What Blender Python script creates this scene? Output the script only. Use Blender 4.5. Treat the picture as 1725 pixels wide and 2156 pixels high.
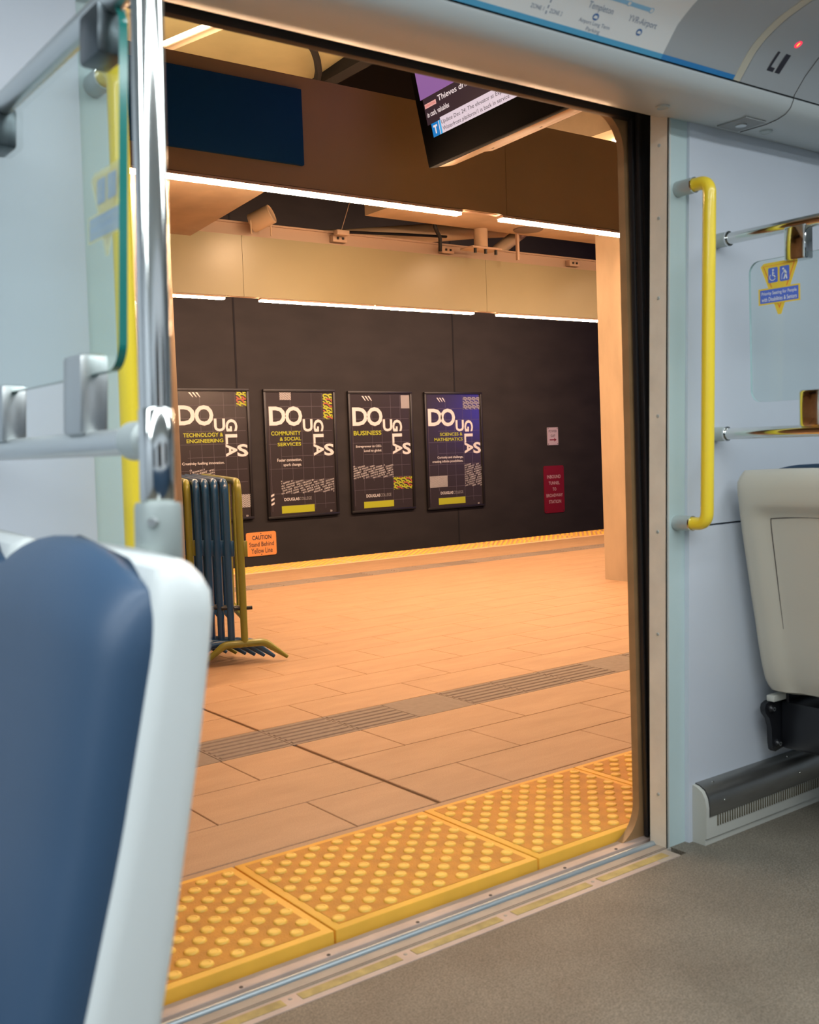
import bpy, bmesh, math, random
from mathutils import Vector, Matrix
random.seed(7)
R = math.radians
SC = bpy.context.scene
COL = SC.collection
for o in list(bpy.data.objects):
    bpy.data.objects.remove(o)

# ------------------------------------------------------------------ camera
yaw, pit, rol = R(36.577), R(-3.418), R(-2.063)
fw = Vector((math.sin(yaw) * math.cos(pit), math.cos(yaw) * math.cos(pit), math.sin(pit)))
rt0 = Vector((math.cos(yaw), -math.sin(yaw), 0))
up0 = rt0.cross(fw)
rt = rt0 * math.cos(rol) + up0 * math.sin(rol)
up = up0 * math.cos(rol) - rt0 * math.sin(rol)
cd = bpy.data.cameras.new('camera')
cam = bpy.data.objects.new('camera', cd)
COL.objects.link(cam)
m = Matrix((rt, up, -fw)).transposed().to_4x4()
m.translation = (0, 0, 1.06)
cam.matrix_world = m
cd.sensor_fit = 'HORIZONTAL'
cd.sensor_width = 36
cd.lens = 2242.7 / 1725 * 36
cd.clip_start = 0.02
cd.dof.use_dof = True
cd.dof.focus_distance = 6.0
cd.dof.aperture_fstop = 8.0
SC.camera = cam

# ------------------------------------------------------------------ world, exposure
w = bpy.data.worlds.new('world')
SC.world = w
w.use_nodes = True
w.node_tree.nodes['Background'].inputs[0].default_value = (0.02, 0.018, 0.016, 1)
w.node_tree.nodes['Background'].inputs[1].default_value = 0.4
vs = SC.view_settings
SC.display_settings.display_device = 'sRGB'
vs.view_transform = 'Standard'
vs.look = 'None'
vs.exposure = 0.0
vs.gamma = 1
vs.use_curve_mapping = False

TRAIN_COL = (0.92, 0.97, 1.0)
STATION_COL = (1.0, 0.63, 0.37)
TRAIN_W = 45.0        # each ceiling strip of the carriage
BAR_L = 145.0          # strength of the light lines under the fascias


def area(name, loc, rot, sx, sy, power, col, spread=180):
    l = bpy.data.lights.new(name, 'AREA')
    l.shape = 'RECTANGLE'
    l.size = sx
    l.size_y = sy
    l.energy = power
    l.color = col
    l.spread = R(spread)
    o = bpy.data.objects.new(name, l)
    o.location = loc
    o.rotation_euler = rot
    COL.objects.link(o)
    return o


# fluorescent strips in the carriage ceiling (run along the car, behind the picture)
area('carriage_light', (0.6, 0.78, 2.045), (0, 0, 0), 5.2, 0.16, TRAIN_W, TRAIN_COL)
area('carriage_light', (0.6, -0.12, 2.045), (0, 0, 0), 5.2, 0.16, TRAIN_W * 1.3, TRAIN_COL)
# unseen, assumed downlights in the hall between the two fascias, washing the inner face of the far one
for x in (4.6, 6.9, 9.0):
    area('assumed_hall_downlight', (x, 6.1, 2.94), (R(32), 0, 0), 0.25, 0.25, 15, STATION_COL, 120)
# unseen downlights added in soffit and hall ceiling to brighten the middle floor
for x in (3.4, 5.34, 7.6, 9.6):
    area('added_floor_downlight', (x, 5.6, 2.95), (0, 0, 0), 0.18, 0.18, 15, STATION_COL, 110)
# unseen strip light added behind the near fascia to brighten pipes and far fascia
area('pipe_fill_light', (6.5, 4.46, 2.66), (R(94), 0, 0), 11.0, 0.10, 75, (1.0, 0.68, 0.40), 160)
# unseen lamp row, assumed over the far track, that lights the posters
area('assumed_track_lamp', (7.6, 9.7, 2.95), (R(62), 0, 0), 9.0, 0.10, 230, (1.0, 0.66, 0.47), 150)
# uplight on the vault at the left
area('vault_lamp', (2.2, 5.2, 2.95), (R(180), 0, 0), 2.4, 0.2, 20, (1.0, 0.74, 0.42))

# ------------------------------------------------------------------ materials
MATS = {}


def mat(name, col, rough=0.5, metal=0.0, noise=0.0, nscale=20.0, bump=0.0, bscale=200.0, spec=0.5,
        stretch=(1, 1, 1), coat=0.0, emit=None, estr=0.0, alpha=1.0):
    if name in MATS:
        return MATS[name]
    mt = bpy.data.materials.new(name)
    mt.use_nodes = True
    nt = mt.node_tree
    b = nt.nodes['Principled BSDF']
    b.inputs['Base Color'].default_value = (*col, 1)
    b.inputs['Roughness'].default_value = rough
    b.inputs['Metallic'].default_value = metal
    b.inputs['Specular IOR Level'].default_value = spec
    b.inputs['Coat Weight'].default_value = coat
    if emit:
        b.inputs['Emission Color'].default_value = (*emit, 1)
        b.inputs['Emission Strength'].default_value = estr
    if noise or bump:
        tc = nt.nodes.new('ShaderNodeTexCoord')
        mp = nt.nodes.new('ShaderNodeMapping')
        mp.inputs['Scale'].default_value = stretch
        nt.links.new(tc.outputs['Object'], mp.inputs[0])
    if noise:
        n = nt.nodes.new('ShaderNodeTexNoise')
        n.inputs['Scale'].default_value = nscale
        n.inputs['Detail'].default_value = 6
        nt.links.new(mp.outputs[0], n.inputs['Vector'])
        r = nt.nodes.new('ShaderNodeValToRGB')
        r.color_ramp.elements[0].position = 0.3
        r.color_ramp.elements[1].position = 0.7
        r.color_ramp.elements[0].color = (*[c * (1 - noise) for c in col], 1)
        r.color_ramp.elements[1].color = (*[min(1, c * (1 + noise)) for c in col], 1)
        nt.links.new(n.outputs[0], r.inputs[0])
        nt.links.new(r.outputs[0], b.inputs['Base Color'])
    if bump:
        n2 = nt.nodes.new('ShaderNodeTexNoise')
        n2.inputs['Scale'].default_value = bscale
        n2.inputs['Detail'].default_value = 3
        nt.links.new(mp.outputs[0], n2.inputs['Vector'])
        bp = nt.nodes.new('ShaderNodeBump')
        bp.inputs['Strength'].default_value = bump
        bp.inputs['Distance'].default_value = 0.002
        nt.links.new(n2.outputs[0], bp.inputs['Height'])
        nt.links.new(bp.outputs[0], b.inputs['Normal'])
    MATS[name] = mt
    return mt


def speckle(name, base, dark, light, rough):
    """two-scale speckled surface (stone, vinyl)"""
    mt = mat(name, base, rough)
    nt = mt.node_tree
    b = nt.nodes['Principled BSDF']
    tc = nt.nodes.new('ShaderNodeTexCoord')
    n1 = nt.nodes.new('ShaderNodeTexNoise')
    n1.inputs['Scale'].default_value = 260
    n1.inputs['Detail'].default_value = 2
    n2 = nt.nodes.new('ShaderNodeTexNoise')
    n2.inputs['Scale'].default_value = 5
    n2.inputs['Detail'].default_value = 7
    r1 = nt.nodes.new('ShaderNodeValToRGB')
    r1.color_ramp.elements[0].color = (*dark, 1)
    r1.color_ramp.elements[0].position = 0.34
    r1.color_ramp.elements[1].color = (*light, 1)
    r1.color_ramp.elements[1].position = 0.66
    e = r1.color_ramp.elements.new(0.5)
    e.color = (*base, 1)
    mx = nt.nodes.new('ShaderNodeMix')
    mx.data_type = 'RGBA'
    mx.blend_type = 'MULTIPLY'
    mx.inputs['Factor'].default_value = 0.5
    r2 = nt.nodes.new('ShaderNodeValToRGB')
    r2.color_ramp.elements[0].color = (0.62, 0.60, 0.58, 1)
    r2.color_ramp.elements[0].position = 0.35
    r2.color_ramp.elements[1].color = (1, 1, 1, 1)
    r2.color_ramp.elements[1].position = 0.62
    for n in (n1, n2):
        nt.links.new(tc.outputs['Object'], n.inputs['Vector'])
    nt.links.new(n1.outputs[0], r1.inputs[0])
    nt.links.new(n2.outputs[0], r2.inputs[0])
    nt.links.new(r1.outputs[0], mx.inputs['A'])
    nt.links.new(r2.outputs[0], mx.inputs['B'])
    nt.links.new(mx.outputs['Result'], b.inputs['Base Color'])
    return mt


def tile_material():
    mt = mat('floor_tile', (0.5, 0.34, 0.22), 0.55)
    nt = mt.node_tree
    b = nt.nodes['Principled BSDF']
    tc = nt.nodes.new('ShaderNodeTexCoord')
    mp = nt.nodes.new('ShaderNodeMapping')
    mp.inputs['Scale'].default_value = (1.2, 4.0, 1)
    n = nt.nodes.new('ShaderNodeTexNoise')
    n.inputs['Scale'].default_value = 2.2
    n.inputs['Detail'].default_value = 8
    n.inputs['Roughness'].default_value = 0.65
    g = nt.nodes.new('ShaderNodeTexNoise')
    g.inputs['Scale'].default_value = 300
    r = nt.nodes.new('ShaderNodeValToRGB')
    r.color_ramp.elements[0].color = (0.455, 0.285, 0.165, 1)
    r.color_ramp.elements[0].position = 0.32
    r.color_ramp.elements[1].color = (0.54, 0.345, 0.205, 1)
    r.color_ramp.elements[1].position = 0.68
    r2 = nt.nodes.new('ShaderNodeValToRGB')
    r2.color_ramp.elements[0].color = (0.72, 0.72, 0.72, 1)
    r2.color_ramp.elements[0].position = 0.35
    r2.color_ramp.elements[1].color = (1, 1, 1, 1)
    r2.color_ramp.elements[1].position = 0.6
    mx = nt.nodes.new('ShaderNodeMix')
    mx.data_type = 'RGBA'
    mx.blend_type = 'MULTIPLY'
    mx.inputs['Factor'].default_value = 0.6
    nt.links.new(tc.outputs['Object'], mp.inputs[0])
    nt.links.new(mp.outputs[0], n.inputs['Vector'])
    nt.links.new(tc.outputs['Object'], g.inputs['Vector'])
    nt.links.new(n.outputs[0], r.inputs[0])
    nt.links.new(g.outputs[0], r2.inputs[0])
    nt.links.new(r.outputs[0], mx.inputs['A'])
    nt.links.new(r2.outputs[0], mx.inputs['B'])
    nt.links.new(mx.outputs['Result'], b.inputs['Base Color'])
    return mt


def glass_material(name, tint, fac):
    """thin safety glass: mostly see-through, a faint tint and a reflection"""
    mt = bpy.data.materials.new(name)
    mt.use_nodes = True
    nt = mt.node_tree
    nt.nodes.remove(nt.nodes['Principled BSDF'])
    out = nt.nodes['Material Output']
    tr = nt.nodes.new('ShaderNodeBsdfTransparent')
    tr.inputs[0].default_value = (*tint, 1)
    gl = nt.nodes.new('ShaderNodeBsdfGlossy')
    gl.inputs['Roughness'].default_value = 0.02
    fr = nt.nodes.new('ShaderNodeFresnel')
    fr.inputs[0].default_value = 1.45
    mul = nt.nodes.new('ShaderNodeMath')
    mul.operation = 'MULTIPLY'
    mul.inputs[1].default_value = fac
    mx = nt.nodes.new('ShaderNodeMixShader')
    nt.links.new(fr.outputs[0], mul.inputs[0])
    ge = nt.nodes.new('ShaderNodeNewGeometry')      # only the entry face mirrors, so the pane stays clear
    inv_ = nt.nodes.new('ShaderNodeMath')
    inv_.operation = 'SUBTRACT'
    inv_.inputs[0].default_value = 1.0
    m2 = nt.nodes.new('ShaderNodeMath')
    m2.operation = 'MULTIPLY'
    nt.links.new(ge.outputs['Backfacing'], inv_.inputs[1])
    nt.links.new(mul.outputs[0], m2.inputs[0])
    nt.links.new(inv_.outputs[0], m2.inputs[1])
    nt.links.new(m2.outputs[0], mx.inputs[0])
    nt.links.new(tr.outputs[0], mx.inputs[1])
    nt.links.new(gl.outputs[0], mx.inputs[2])
    nt.links.new(mx.outputs[0], out.inputs[0])
    MATS[name] = mt
    return mt


M_WALL = mat('pale_laminate', (0.585, 0.64, 0.71), 0.38, noise=0.03, nscale=3)
M_PILLAR = mat('pale_green_paint', (0.50, 0.63, 0.63), 0.4, noise=0.03, nscale=4)
M_HEADER = mat('grey_white_panel', (0.53, 0.58, 0.58), 0.35, bump=0.05, bscale=300)
M_COVE = mat('cove_grey', (0.43, 0.47, 0.49), 0.4)
M_GASKET = mat('beige_gasket', (0.60, 0.58, 0.47), 0.6)
M_BLUE_STRIPE = mat('blue_stripe', (0.03, 0.25, 0.60), 0.4)
M_TEAL_STRIPE = mat('light_blue_stripe', (0.10, 0.43, 0.70), 0.4)
M_MAP = mat('map_white', (0.86, 0.89, 0.88), 0.35)
M_MAPBLUE = mat('map_line_blue', (0.30, 0.60, 0.85), 0.4)
M_MAPTXT = mat('map_text', (0.28, 0.35, 0.45), 0.5)
M_MAPICON = mat('map_icon_blue', (0.06, 0.18, 0.45), 0.5)
M_DARKTXT = mat('dark_print', (0.03, 0.03, 0.045), 0.5)
M_TRAINFLOOR = speckle('speckled_vinyl', (0.175, 0.158, 0.122), (0.115, 0.10, 0.078), (0.235, 0.215, 0.17), 0.6)
M_JAMB = mat('jamb_aluminium', (0.78, 0.72, 0.60), 0.42, metal=0.0, noise=0.08, nscale=12)
M_FRAME = mat('bodyshell_paint', (0.36, 0.215, 0.10), 0.45, noise=0.12, nscale=15)
M_RUBBER = mat('black_rubber', (0.012, 0.012, 0.014), 0.45)
M_BLACK = mat('black_plastic', (0.008, 0.008, 0.010), 0.4)
M_BLACKMETAL = mat('black_painted_steel', (0.010, 0.011, 0.014), 0.32)
M_CHROME = mat('polished_steel', (0.72, 0.74, 0.72), 0.10, metal=1.0)
M_BRUSHED = mat('satin_steel', (0.62, 0.66, 0.66), 0.34, metal=0.85)
M_CAST = mat('grey_cast_fitting', (0.44, 0.50, 0.49), 0.42, metal=0.25)
M_STEELCOVER = mat('heater_steel', (0.34, 0.34, 0.32), 0.30, metal=0.9, noise=0.10, nscale=8, stretch=(1, 6, 6))
M_HEATER = mat('heater_paint', (0.50, 0.51, 0.46), 0.5)
M_SLOT = mat('heater_slot', (0.10, 0.085, 0.05), 0.8)
M_YELLOW = mat('yellow_powder_coat', (0.93, 0.70, 0.04), 0.30, coat=0.3)
M_SHELL_COOL_LIT = mat('seat_shell_cool_lit', (0.66, 0.71, 0.70), 0.32, bump=0.05, bscale=500)  # one shell material for all seats; cool lamp light put into this tint
M_SHELL_WARM_LIT = mat('seat_shell_warm_lit', (0.55, 0.525, 0.44), 0.42, bump=0.1, bscale=600)  # same shell material, the warmer light at right put into its colour
M_CUSHION = mat('blue_vinyl', (0.032, 0.072, 0.135), 0.42, bump=0.12, bscale=500)
M_SILL = mat('sill_aluminium', (0.52, 0.41, 0.35), 0.5, noise=0.12, nscale=10)
M_SILL2 = mat('sill_grey', (0.36, 0.33, 0.28), 0.5, noise=0.12, nscale=12)
M_RAIL = mat('sill_rail', (0.36, 0.42, 0.45), 0.38, metal=0.4)
M_INSERT = mat('sill_yellow_insert', (0.40, 0.32, 0.12), 0.6, noise=0.25, nscale=30)
M_GROOVE = mat('sill_groove', (0.05, 0.04, 0.04), 0.6)

M_TILE = tile_material()
M_GROUT = mat('grout', (0.20, 0.11, 0.05), 0.9)
M_GREYTILE = mat('grey_stone', (0.235, 0.185, 0.155), 0.6, noise=0.10, nscale=40)
M_TACT = mat('tactile_yellow', (0.90, 0.50, 0.06), 0.5, noise=0.08, nscale=7)
M_DOME = mat('tactile_dome', (0.98, 0.60, 0.10), 0.45, noise=0.05, nscale=9)
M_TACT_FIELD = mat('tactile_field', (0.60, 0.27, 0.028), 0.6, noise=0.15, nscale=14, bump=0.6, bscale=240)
M_CONC = mat('warm_concrete', (0.55, 0.42, 0.29), 0.8, noise=0.16, nscale=3.5, bump=0.15, bscale=60)
M_CONC_V = mat('board_marked_concrete', (0.52, 0.41, 0.29), 0.8, noise=0.14, nscale=2.5, stretch=(2, 2, 0.7), bump=0.12, bscale=50)
M_VAULT = mat('vault_concrete', (0.47, 0.435, 0.25), 0.8, noise=0.10, nscale=3)
M_FASCIA = mat('beige_panel', (0.385, 0.35, 0.22), 0.28, noise=0.03, nscale=2)
M_NEARFASCIA = mat('tan_panel', (0.40, 0.285, 0.165), 0.45, noise=0.03, nscale=2)
M_BLUEPANEL = mat('dark_blue_panel', (0.003, 0.066, 0.24), 0.6, spec=0.15)
M_DARKWALL = mat('dark_tunnel_wall', (0.024, 0.019, 0.018), 0.75, noise=0.25, nscale=1.6, stretch=(1, 1, 2.4))
M_VOID = mat('tunnel_black', (0.012, 0.011, 0.014), 0.9)
M_CHANNEL = mat('painted_channel', (0.58, 0.42, 0.32), 0.5)
M_PIPE = mat('painted_pipe', (0.64, 0.48, 0.34), 0.5)
M_BAR = mat('light_line', (1, 1, 1), 0.5, emit=STATION_COL, estr=BAR_L)
M_TUBE = mat('vault_tube', (1, 1, 1), 0.5, emit=(1, 0.85, 0.6), estr=6)
M_POSTER = mat('poster_print', (0.046, 0.037, 0.040), 0.22, spec=0.8)
M_POSTERFRAME = mat('poster_frame', (0.020, 0.017, 0.018), 0.4)
M_WHITEINK = mat('white_ink', (0.80, 0.74, 0.70), 0.4)
M_GREYINK = mat('grey_ink', (0.34, 0.31, 0.30), 0.4)
M_LIMEINK = mat('lime_ink', (0.50, 0.52, 0.03), 0.4)
M_REDINK = mat('red_ink', (0.48, 0.12, 0.06), 0.4)
M_LINEINK = mat('grid_line_ink', (0.11, 0.085, 0.105), 0.4)
M_ORANGESIGN = mat('orange_sign', (0.95, 0.36, 0.10), 0.5)
M_REDSIGN = mat('red_sign', (0.22, 0.008, 0.018), 0.5)
M_WHITESIGN = mat('white_sign', (0.55, 0.45, 0.52), 0.5)
M_BARRIER_BLUE = mat('blue_barrier_paint', (0.016, 0.085, 0.225), 0.30, coat=0.2)
M_BARRIER_YEL = mat('olive_yellow_barrier_paint', (0.235, 0.245, 0.040), 0.35, coat=0.2)
M_TVBLACK = mat('tv_black', (0.0015, 0.0016, 0.002), 0.6, spec=0.03)
M_TVCASE = mat('tv_case', (0.52, 0.38, 0.22), 0.45)
M_SCR_PURPLE = mat('screen_purple', (0, 0, 0), 0.4, emit=(0.30, 0.13, 0.36), estr=0.9)
M_SCR_DARK = mat('screen_dark', (0, 0, 0), 0.4, emit=(0.035, 0.018, 0.025), estr=1.0)
M_SCR_WHITE = mat('screen_white', (0, 0, 0), 0.4, emit=(0.74, 0.60, 0.66), estr=1.0)
M_SCR_BLUE = mat('screen_blue', (0, 0, 0), 0.4, emit=(0.005, 0.19, 0.52), estr=1.0)
M_SCR_LBLUE = mat('screen_light_blue', (0, 0, 0), 0.4, emit=(0.05, 0.40, 0.75), estr=1.0)
M_SCR_PINK = mat('screen_pink', (0, 0, 0), 0.4, emit=(0.80, 0.38, 0.33), estr=1.0)
M_SCR_RED = mat('screen_red', (0, 0, 0), 0.4, emit=(0.60, 0.09, 0.08), estr=1.0)
M_SCR_TXT = mat('screen_text_white', (0, 0, 0), 0.4, emit=(0.85, 0.70, 0.68), estr=1.0)
M_LED_RED = mat('indicator_red', (0.3, 0, 0.02), 0.4, emit=(1.0, 0.03, 0.09), estr=1.3)
M_LED_CORE = mat('indicator_core', (0.4, 0.2, 0.02), 0.4, emit=(1.0, 0.55, 0.05), estr=1.6)
M_STICKER_Y = mat('sticker_yellow', (0.83, 0.60, 0.06), 0.45)
M_STICKER_B = mat('sticker_blue', (0.09, 0.17, 0.66), 0.45)
M_STICKER_O = mat('sticker_orange', (0.85, 0.22, 0.05), 0.45)
M_STICKER_W = mat('sticker_white', (0.80, 0.84, 0.88), 0.45)
M_WINDOWDARK = mat('dark_window', (0.015, 0.014, 0.014), 0.08)
M_COLLAR = mat('collar_grey', (0.31, 0.36, 0.35), 0.42, metal=0.25)
M_CLIP = mat('clip_steel', (0.50, 0.53, 0.53), 0.3, metal=0.9)
M_CLIP_DARKREFL = mat('clip_steel_dark_reflection', (0.10, 0.12, 0.13), 0.3, metal=0.9)  # same clip metal, the dark surroundings it reflects put into its colour
M_GLASS = glass_material('safety_glass', (0.93, 0.97, 0.96), 0.9)
M_GLASSEDGE = mat('glass_edge', (0.012, 0.17, 0.15), 0.15)
M_CLEAREDGE = mat('glass_edge_pale', (0.38, 0.52, 0.54), 0.15)
M_REDPRINT = mat('red_print', (0.65, 0.12, 0.10), 0.5)
M_WHITEPAPER = mat('advert_paper', (0.66, 0.67, 0.70), 0.5)


# ------------------------------------------------------------------ mesh builder
class MB:
    def __init__(self):
        self.v, self.f, self.mi, self.sm, self.mats = [], [], [], [], []

    def m(self, mt):
        if mt not in self.mats:
            self.mats.append(mt)
        return self.mats.index(mt)

    def add(self, verts, faces, mt, smooth=False):
        b = len(self.v)
        i = self.m(mt)
        self.v += [tuple(x) for x in verts]
        for f in faces:
            self.f.append([b + k for k in f])
            self.mi.append(i)
            self.sm.append(smooth)
        return self

    def box(self, x0, x1, y0, y1, z0, z1, mt, bev=0.0, M=None):
        bm = bmesh.new()
        bmesh.ops.create_cube(bm, size=1)
        for v in bm.verts:
            v.co = Vector(((x0 + x1) / 2 + v.co.x * (x1 - x0), (y0 + y1) / 2 + v.co.y * (y1 - y0), (z0 + z1) / 2 + v.co.z * (z1 - z0)))
        if bev:
            bmesh.ops.bevel(bm, geom=bm.edges[:], offset=bev, segments=2, profile=0.5, affect='EDGES')
        return self.bm(bm, mt, M)

    def bm(self, bm, mt, M=None, smooth=False):
        if M:
            bmesh.ops.transform(bm, matrix=M, verts=bm.verts[:])
        bm.verts.index_update()
        self.add([v.co for v in bm.verts], [[v.index for v in f.verts] for f in bm.faces], mt, smooth)
        bm.free()
        return self

    def tube(self, pts, r, mt, seg=14, cap=True, closed=False):
        pts = [Vector(p) for p in pts]
        n = len(pts)
        rs = r if isinstance(r, (list, tuple)) else [r] * n
        tang = []
        for i in range(n):
            if closed:
                t = pts[(i + 1) % n] - pts[i - 1]
            else:
                t = pts[min(i + 1, n - 1)] - pts[max(i - 1, 0)]
            tang.append(t.normalized())
        nrm = tang[0].orthogonal().normalized()
        vs_, fs = [], []
        for i in range(n):
            nrm = (nrm - tang[i] * nrm.dot(tang[i])).normalized()
            bi = tang[i].cross(nrm)
            for k in range(seg):
                a = 2 * math.pi * k / seg
                vs_.append(pts[i] + (nrm * math.cos(a) + bi * math.sin(a)) * rs[i])
        rings = n if closed else n - 1
        for i in range(rings):
            j = (i + 1) % n
            for k in range(seg):
                k2 = (k + 1) % seg
                fs.append([i * seg + k, i * seg + k2, j * seg + k2, j * seg + k])
        self.add(vs_, fs, mt, True)
        if cap and not closed:
            self.add(vs_[:seg], [list(range(seg))[::-1]], mt)
            self.add(vs_[-seg:], [list(range(seg))], mt)
        return self

    def prism(self, poly, axis, a, b, mt, M=None):
        """extrude a 2D polygon along axis ('x': poly=(y,z), 'y': poly=(x,z), 'z': poly=(x,y))"""
        def P(p, t):
            return {'x': (t, p[0], p[1]), 'y': (p[0], t, p[1]), 'z': (p[0], p[1], t)}[axis]
        n = len(poly)
        vs_ = [P(p, a) for p in poly] + [P(p, b) for p in poly]
        if M:
            vs_ = [M @ Vector(v) for v in vs_]
        fs = [[i, (i + 1) % n, n + (i + 1) % n, n + i] for i in range(n)] + [list(range(n))[::-1], list(range(n, 2 * n))]
        return self.add(vs_, fs, mt)

    def sheet(self, prof, x0, x1, mt, smooth=True):
        """open profile of (y,z) points swept along x"""
        n = len(prof)
        vs_ = [(x0, y, z) for y, z in prof] + [(x1, y, z) for y, z in prof]
        return self.add(vs_, [[i, i + 1, n + i + 1, n + i] for i in range(n - 1)], mt, smooth)

    def lathe(self, prof, mt, M=None, seg=28):
        """prof of (r,z) about z"""
        n = len(prof)
        vs_ = []
        for r, z in prof:
            for k in range(seg):
                a = 2 * math.pi * k / seg
                vs_.append(Vector((r * math.cos(a), r * math.sin(a), z)))
        if M:
            vs_ = [M @ v for v in vs_]
        fs = []
        for i in range(n - 1):
            for k in range(seg):
                k2 = (k + 1) % seg
                fs.append([i * seg + k, i * seg + k2, (i + 1) * seg + k2, (i + 1) * seg + k])
        return self.add(vs_, fs, mt, True)

    def loft(self, rings, mt, caps=True, smooth=True):
        n = len(rings[0])
        vs_ = [p for r in rings for p in r]
        fs = []
        for i in range(len(rings) - 1):
            for k in range(n):
                k2 = (k + 1) % n
                fs.append([i * n + k, i * n + k2, (i + 1) * n + k2, (i + 1) * n + k])
        if caps:
            fs.append(list(range(n))[::-1])
            fs.append([(len(rings) - 1) * n + k for k in range(n)])
        return self.add(vs_, fs, mt, smooth)

    def build(self, name, parent=None, M=None, fix=True):
        me = bpy.data.meshes.new(name)
        vs_ = self.v if M is None else [tuple(M @ Vector(v)) for v in self.v]
        me.from_pydata(vs_, [], self.f)
        for mt in self.mats:
            me.materials.append(mt)
        me.polygons.foreach_set('material_index', self.mi)
        me.polygons.foreach_set('use_smooth', self.sm)
        if fix:
            bm = bmesh.new()
            bm.from_mesh(me)
            bmesh.ops.remove_doubles(bm, verts=bm.verts[:], dist=1e-5)
            bmesh.ops.recalc_face_normals(bm, faces=bm.faces[:])
            bm.to_mesh(me)
            bm.free()
            try:
                me.set_sharp_from_angle(angle=R(38))
            except Exception:
                pass
        me.update()
        o = bpy.data.objects.new(name, me)
        COL.objects.link(o)
        if parent:
            o.parent = parent
        return o


def tag(o, label=None, cat=None, group=None, kind=None):
    for k, v in (('label', label), ('category', cat), ('group', group), ('kind', kind)):
        if v:
            o[k] = v
    return o


def thing(name, label, cat, loc=(0, 0, 0), rz=0.0, group=None):
    o = bpy.data.objects.new(name, None)
    o.empty_display_size = 0.05
    COL.objects.link(o)
    o.location = loc
    o.rotation_euler = (0, 0, rz)
    return tag(o, label, cat, group)


def struct(name, mb, parent=None):
    o = mb.build(name, parent)
    if not parent:
        o['kind'] = 'structure'
    return o


def copy_tree(o, parent=None):
    c = o.copy()
    COL.objects.link(c)
    if parent:
        c.parent = parent
    for ch in list(o.children):
        copy_tree(ch, c)
    return c


def fillet(pts, r, seg=6):
    """round the inner corners of a 3D polyline"""
    pts = [Vector(p) for p in pts]
    out = [pts[0]]
    for i in range(1, len(pts) - 1):
        a = (pts[i - 1] - pts[i])
        b = (pts[i + 1] - pts[i])
        ang = a.angle(b)
        d = min(r / math.tan(ang / 2), a.length * 0.49, b.length * 0.49)
        p0 = pts[i] + a.normalized() * d
        p1 = pts[i] + b.normalized() * d
        for k in range(seg + 1):
            t = k / seg
            out.append(p0 * (1 - t) ** 2 + pts[i] * 2 * t * (1 - t) + p1 * t ** 2)
    out.append(pts[-1])
    return out


def rrect(x0, z0, x1, z1, r, seg=6):
    o = []
    for cx, cz, a0 in ((x1 - r, z1 - r, 0), (x0 + r, z1 - r, 90), (x0 + r, z0 + r, 180), (x1 - r, z0 + r, 270)):
        for k in range(seg + 1):
            a = R(a0 + 90 * k / seg)
            o.append((cx + r * math.cos(a), cz + r * math.sin(a)))
    return o


# ---- flat print helpers: a Plane maps (u,v) to 3D with a small offset off the surface
class Plane:
    def __init__(self, o, ux, uz, n):
        self.o, self.ux, self.uz, self.n = Vector(o), Vector(ux).normalized(), Vector(uz).normalized(), Vector(n).normalized()

    def p(self, u, v, d=0.0):
        return self.o + self.ux * u + self.uz * v + self.n * d


def poly(mb, pl, pts, mt, d):
    mb.add([pl.p(u, v, d) for u, v in pts], [list(range(len(pts)))], mt)


def rect(mb, pl, u0, v0, u1, v1, mt, d):
    poly(mb, pl, [(u0, v0), (u1, v0), (u1, v1), (u0, v1)], mt, d)


_text_cache = {}


def glyphs(s, bold=0.0, spacing=1.0):
    key = (s, bold, spacing)
    if key not in _text_cache:
        c = bpy.data.curves.new('t', 'FONT')
        c.body = s
        c.offset = bold
        c.space_character = spacing
        c.resolution_u = 3
        o = bpy.data.objects.new('t', c)
        COL.objects.link(o)
        bpy.context.view_layer.update()
        me = bpy.data.meshes.new_from_object(o.evaluated_get(bpy.context.evaluated_depsgraph_get()))
        vs_ = [(v.co.x, v.co.y) for v in me.vertices]
        fs = [list(p.vertices) for p in me.polygons]
        bpy.data.objects.remove(o)
        bpy.data.curves.remove(c)
        bpy.data.meshes.remove(me)
        _text_cache[key] = (vs_, fs)
    return _text_cache[key]


def text(mb, pl, s, u0, v0, u1, v1, mt, d, bold=0.0, rot=0, spacing=1.0, clip=None, skew=0.0, slope=0.0):
    """lettering fitted into the rectangle u0..u1, v0..v1"""
    vs_, fs = glyphs(s, bold, spacing)
    if rot == -90:
        vs_ = [(y, -x) for x, y in vs_]
    xs = [p[0] for p in vs_]
    ys = [p[1] for p in vs_]
    ax, bx, ay, by = min(xs), max(xs), min(ys), max(ys)
    q = []
    for x, y in vs_:
        u = u0 + (x - ax) / (bx - ax) * (u1 - u0)
        v = v0 + (y - ay) / (by - ay) * (v1 - v0)
        v += slope * (u - u0)
        u += skew * (v - v0)
        if clip:
            u = min(max(u, clip[0]), clip[2])
            v = min(max(v, clip[1]), clip[3])
        q.append(pl.p(u, v, d))
    mb.add(q, fs, mt)


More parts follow.
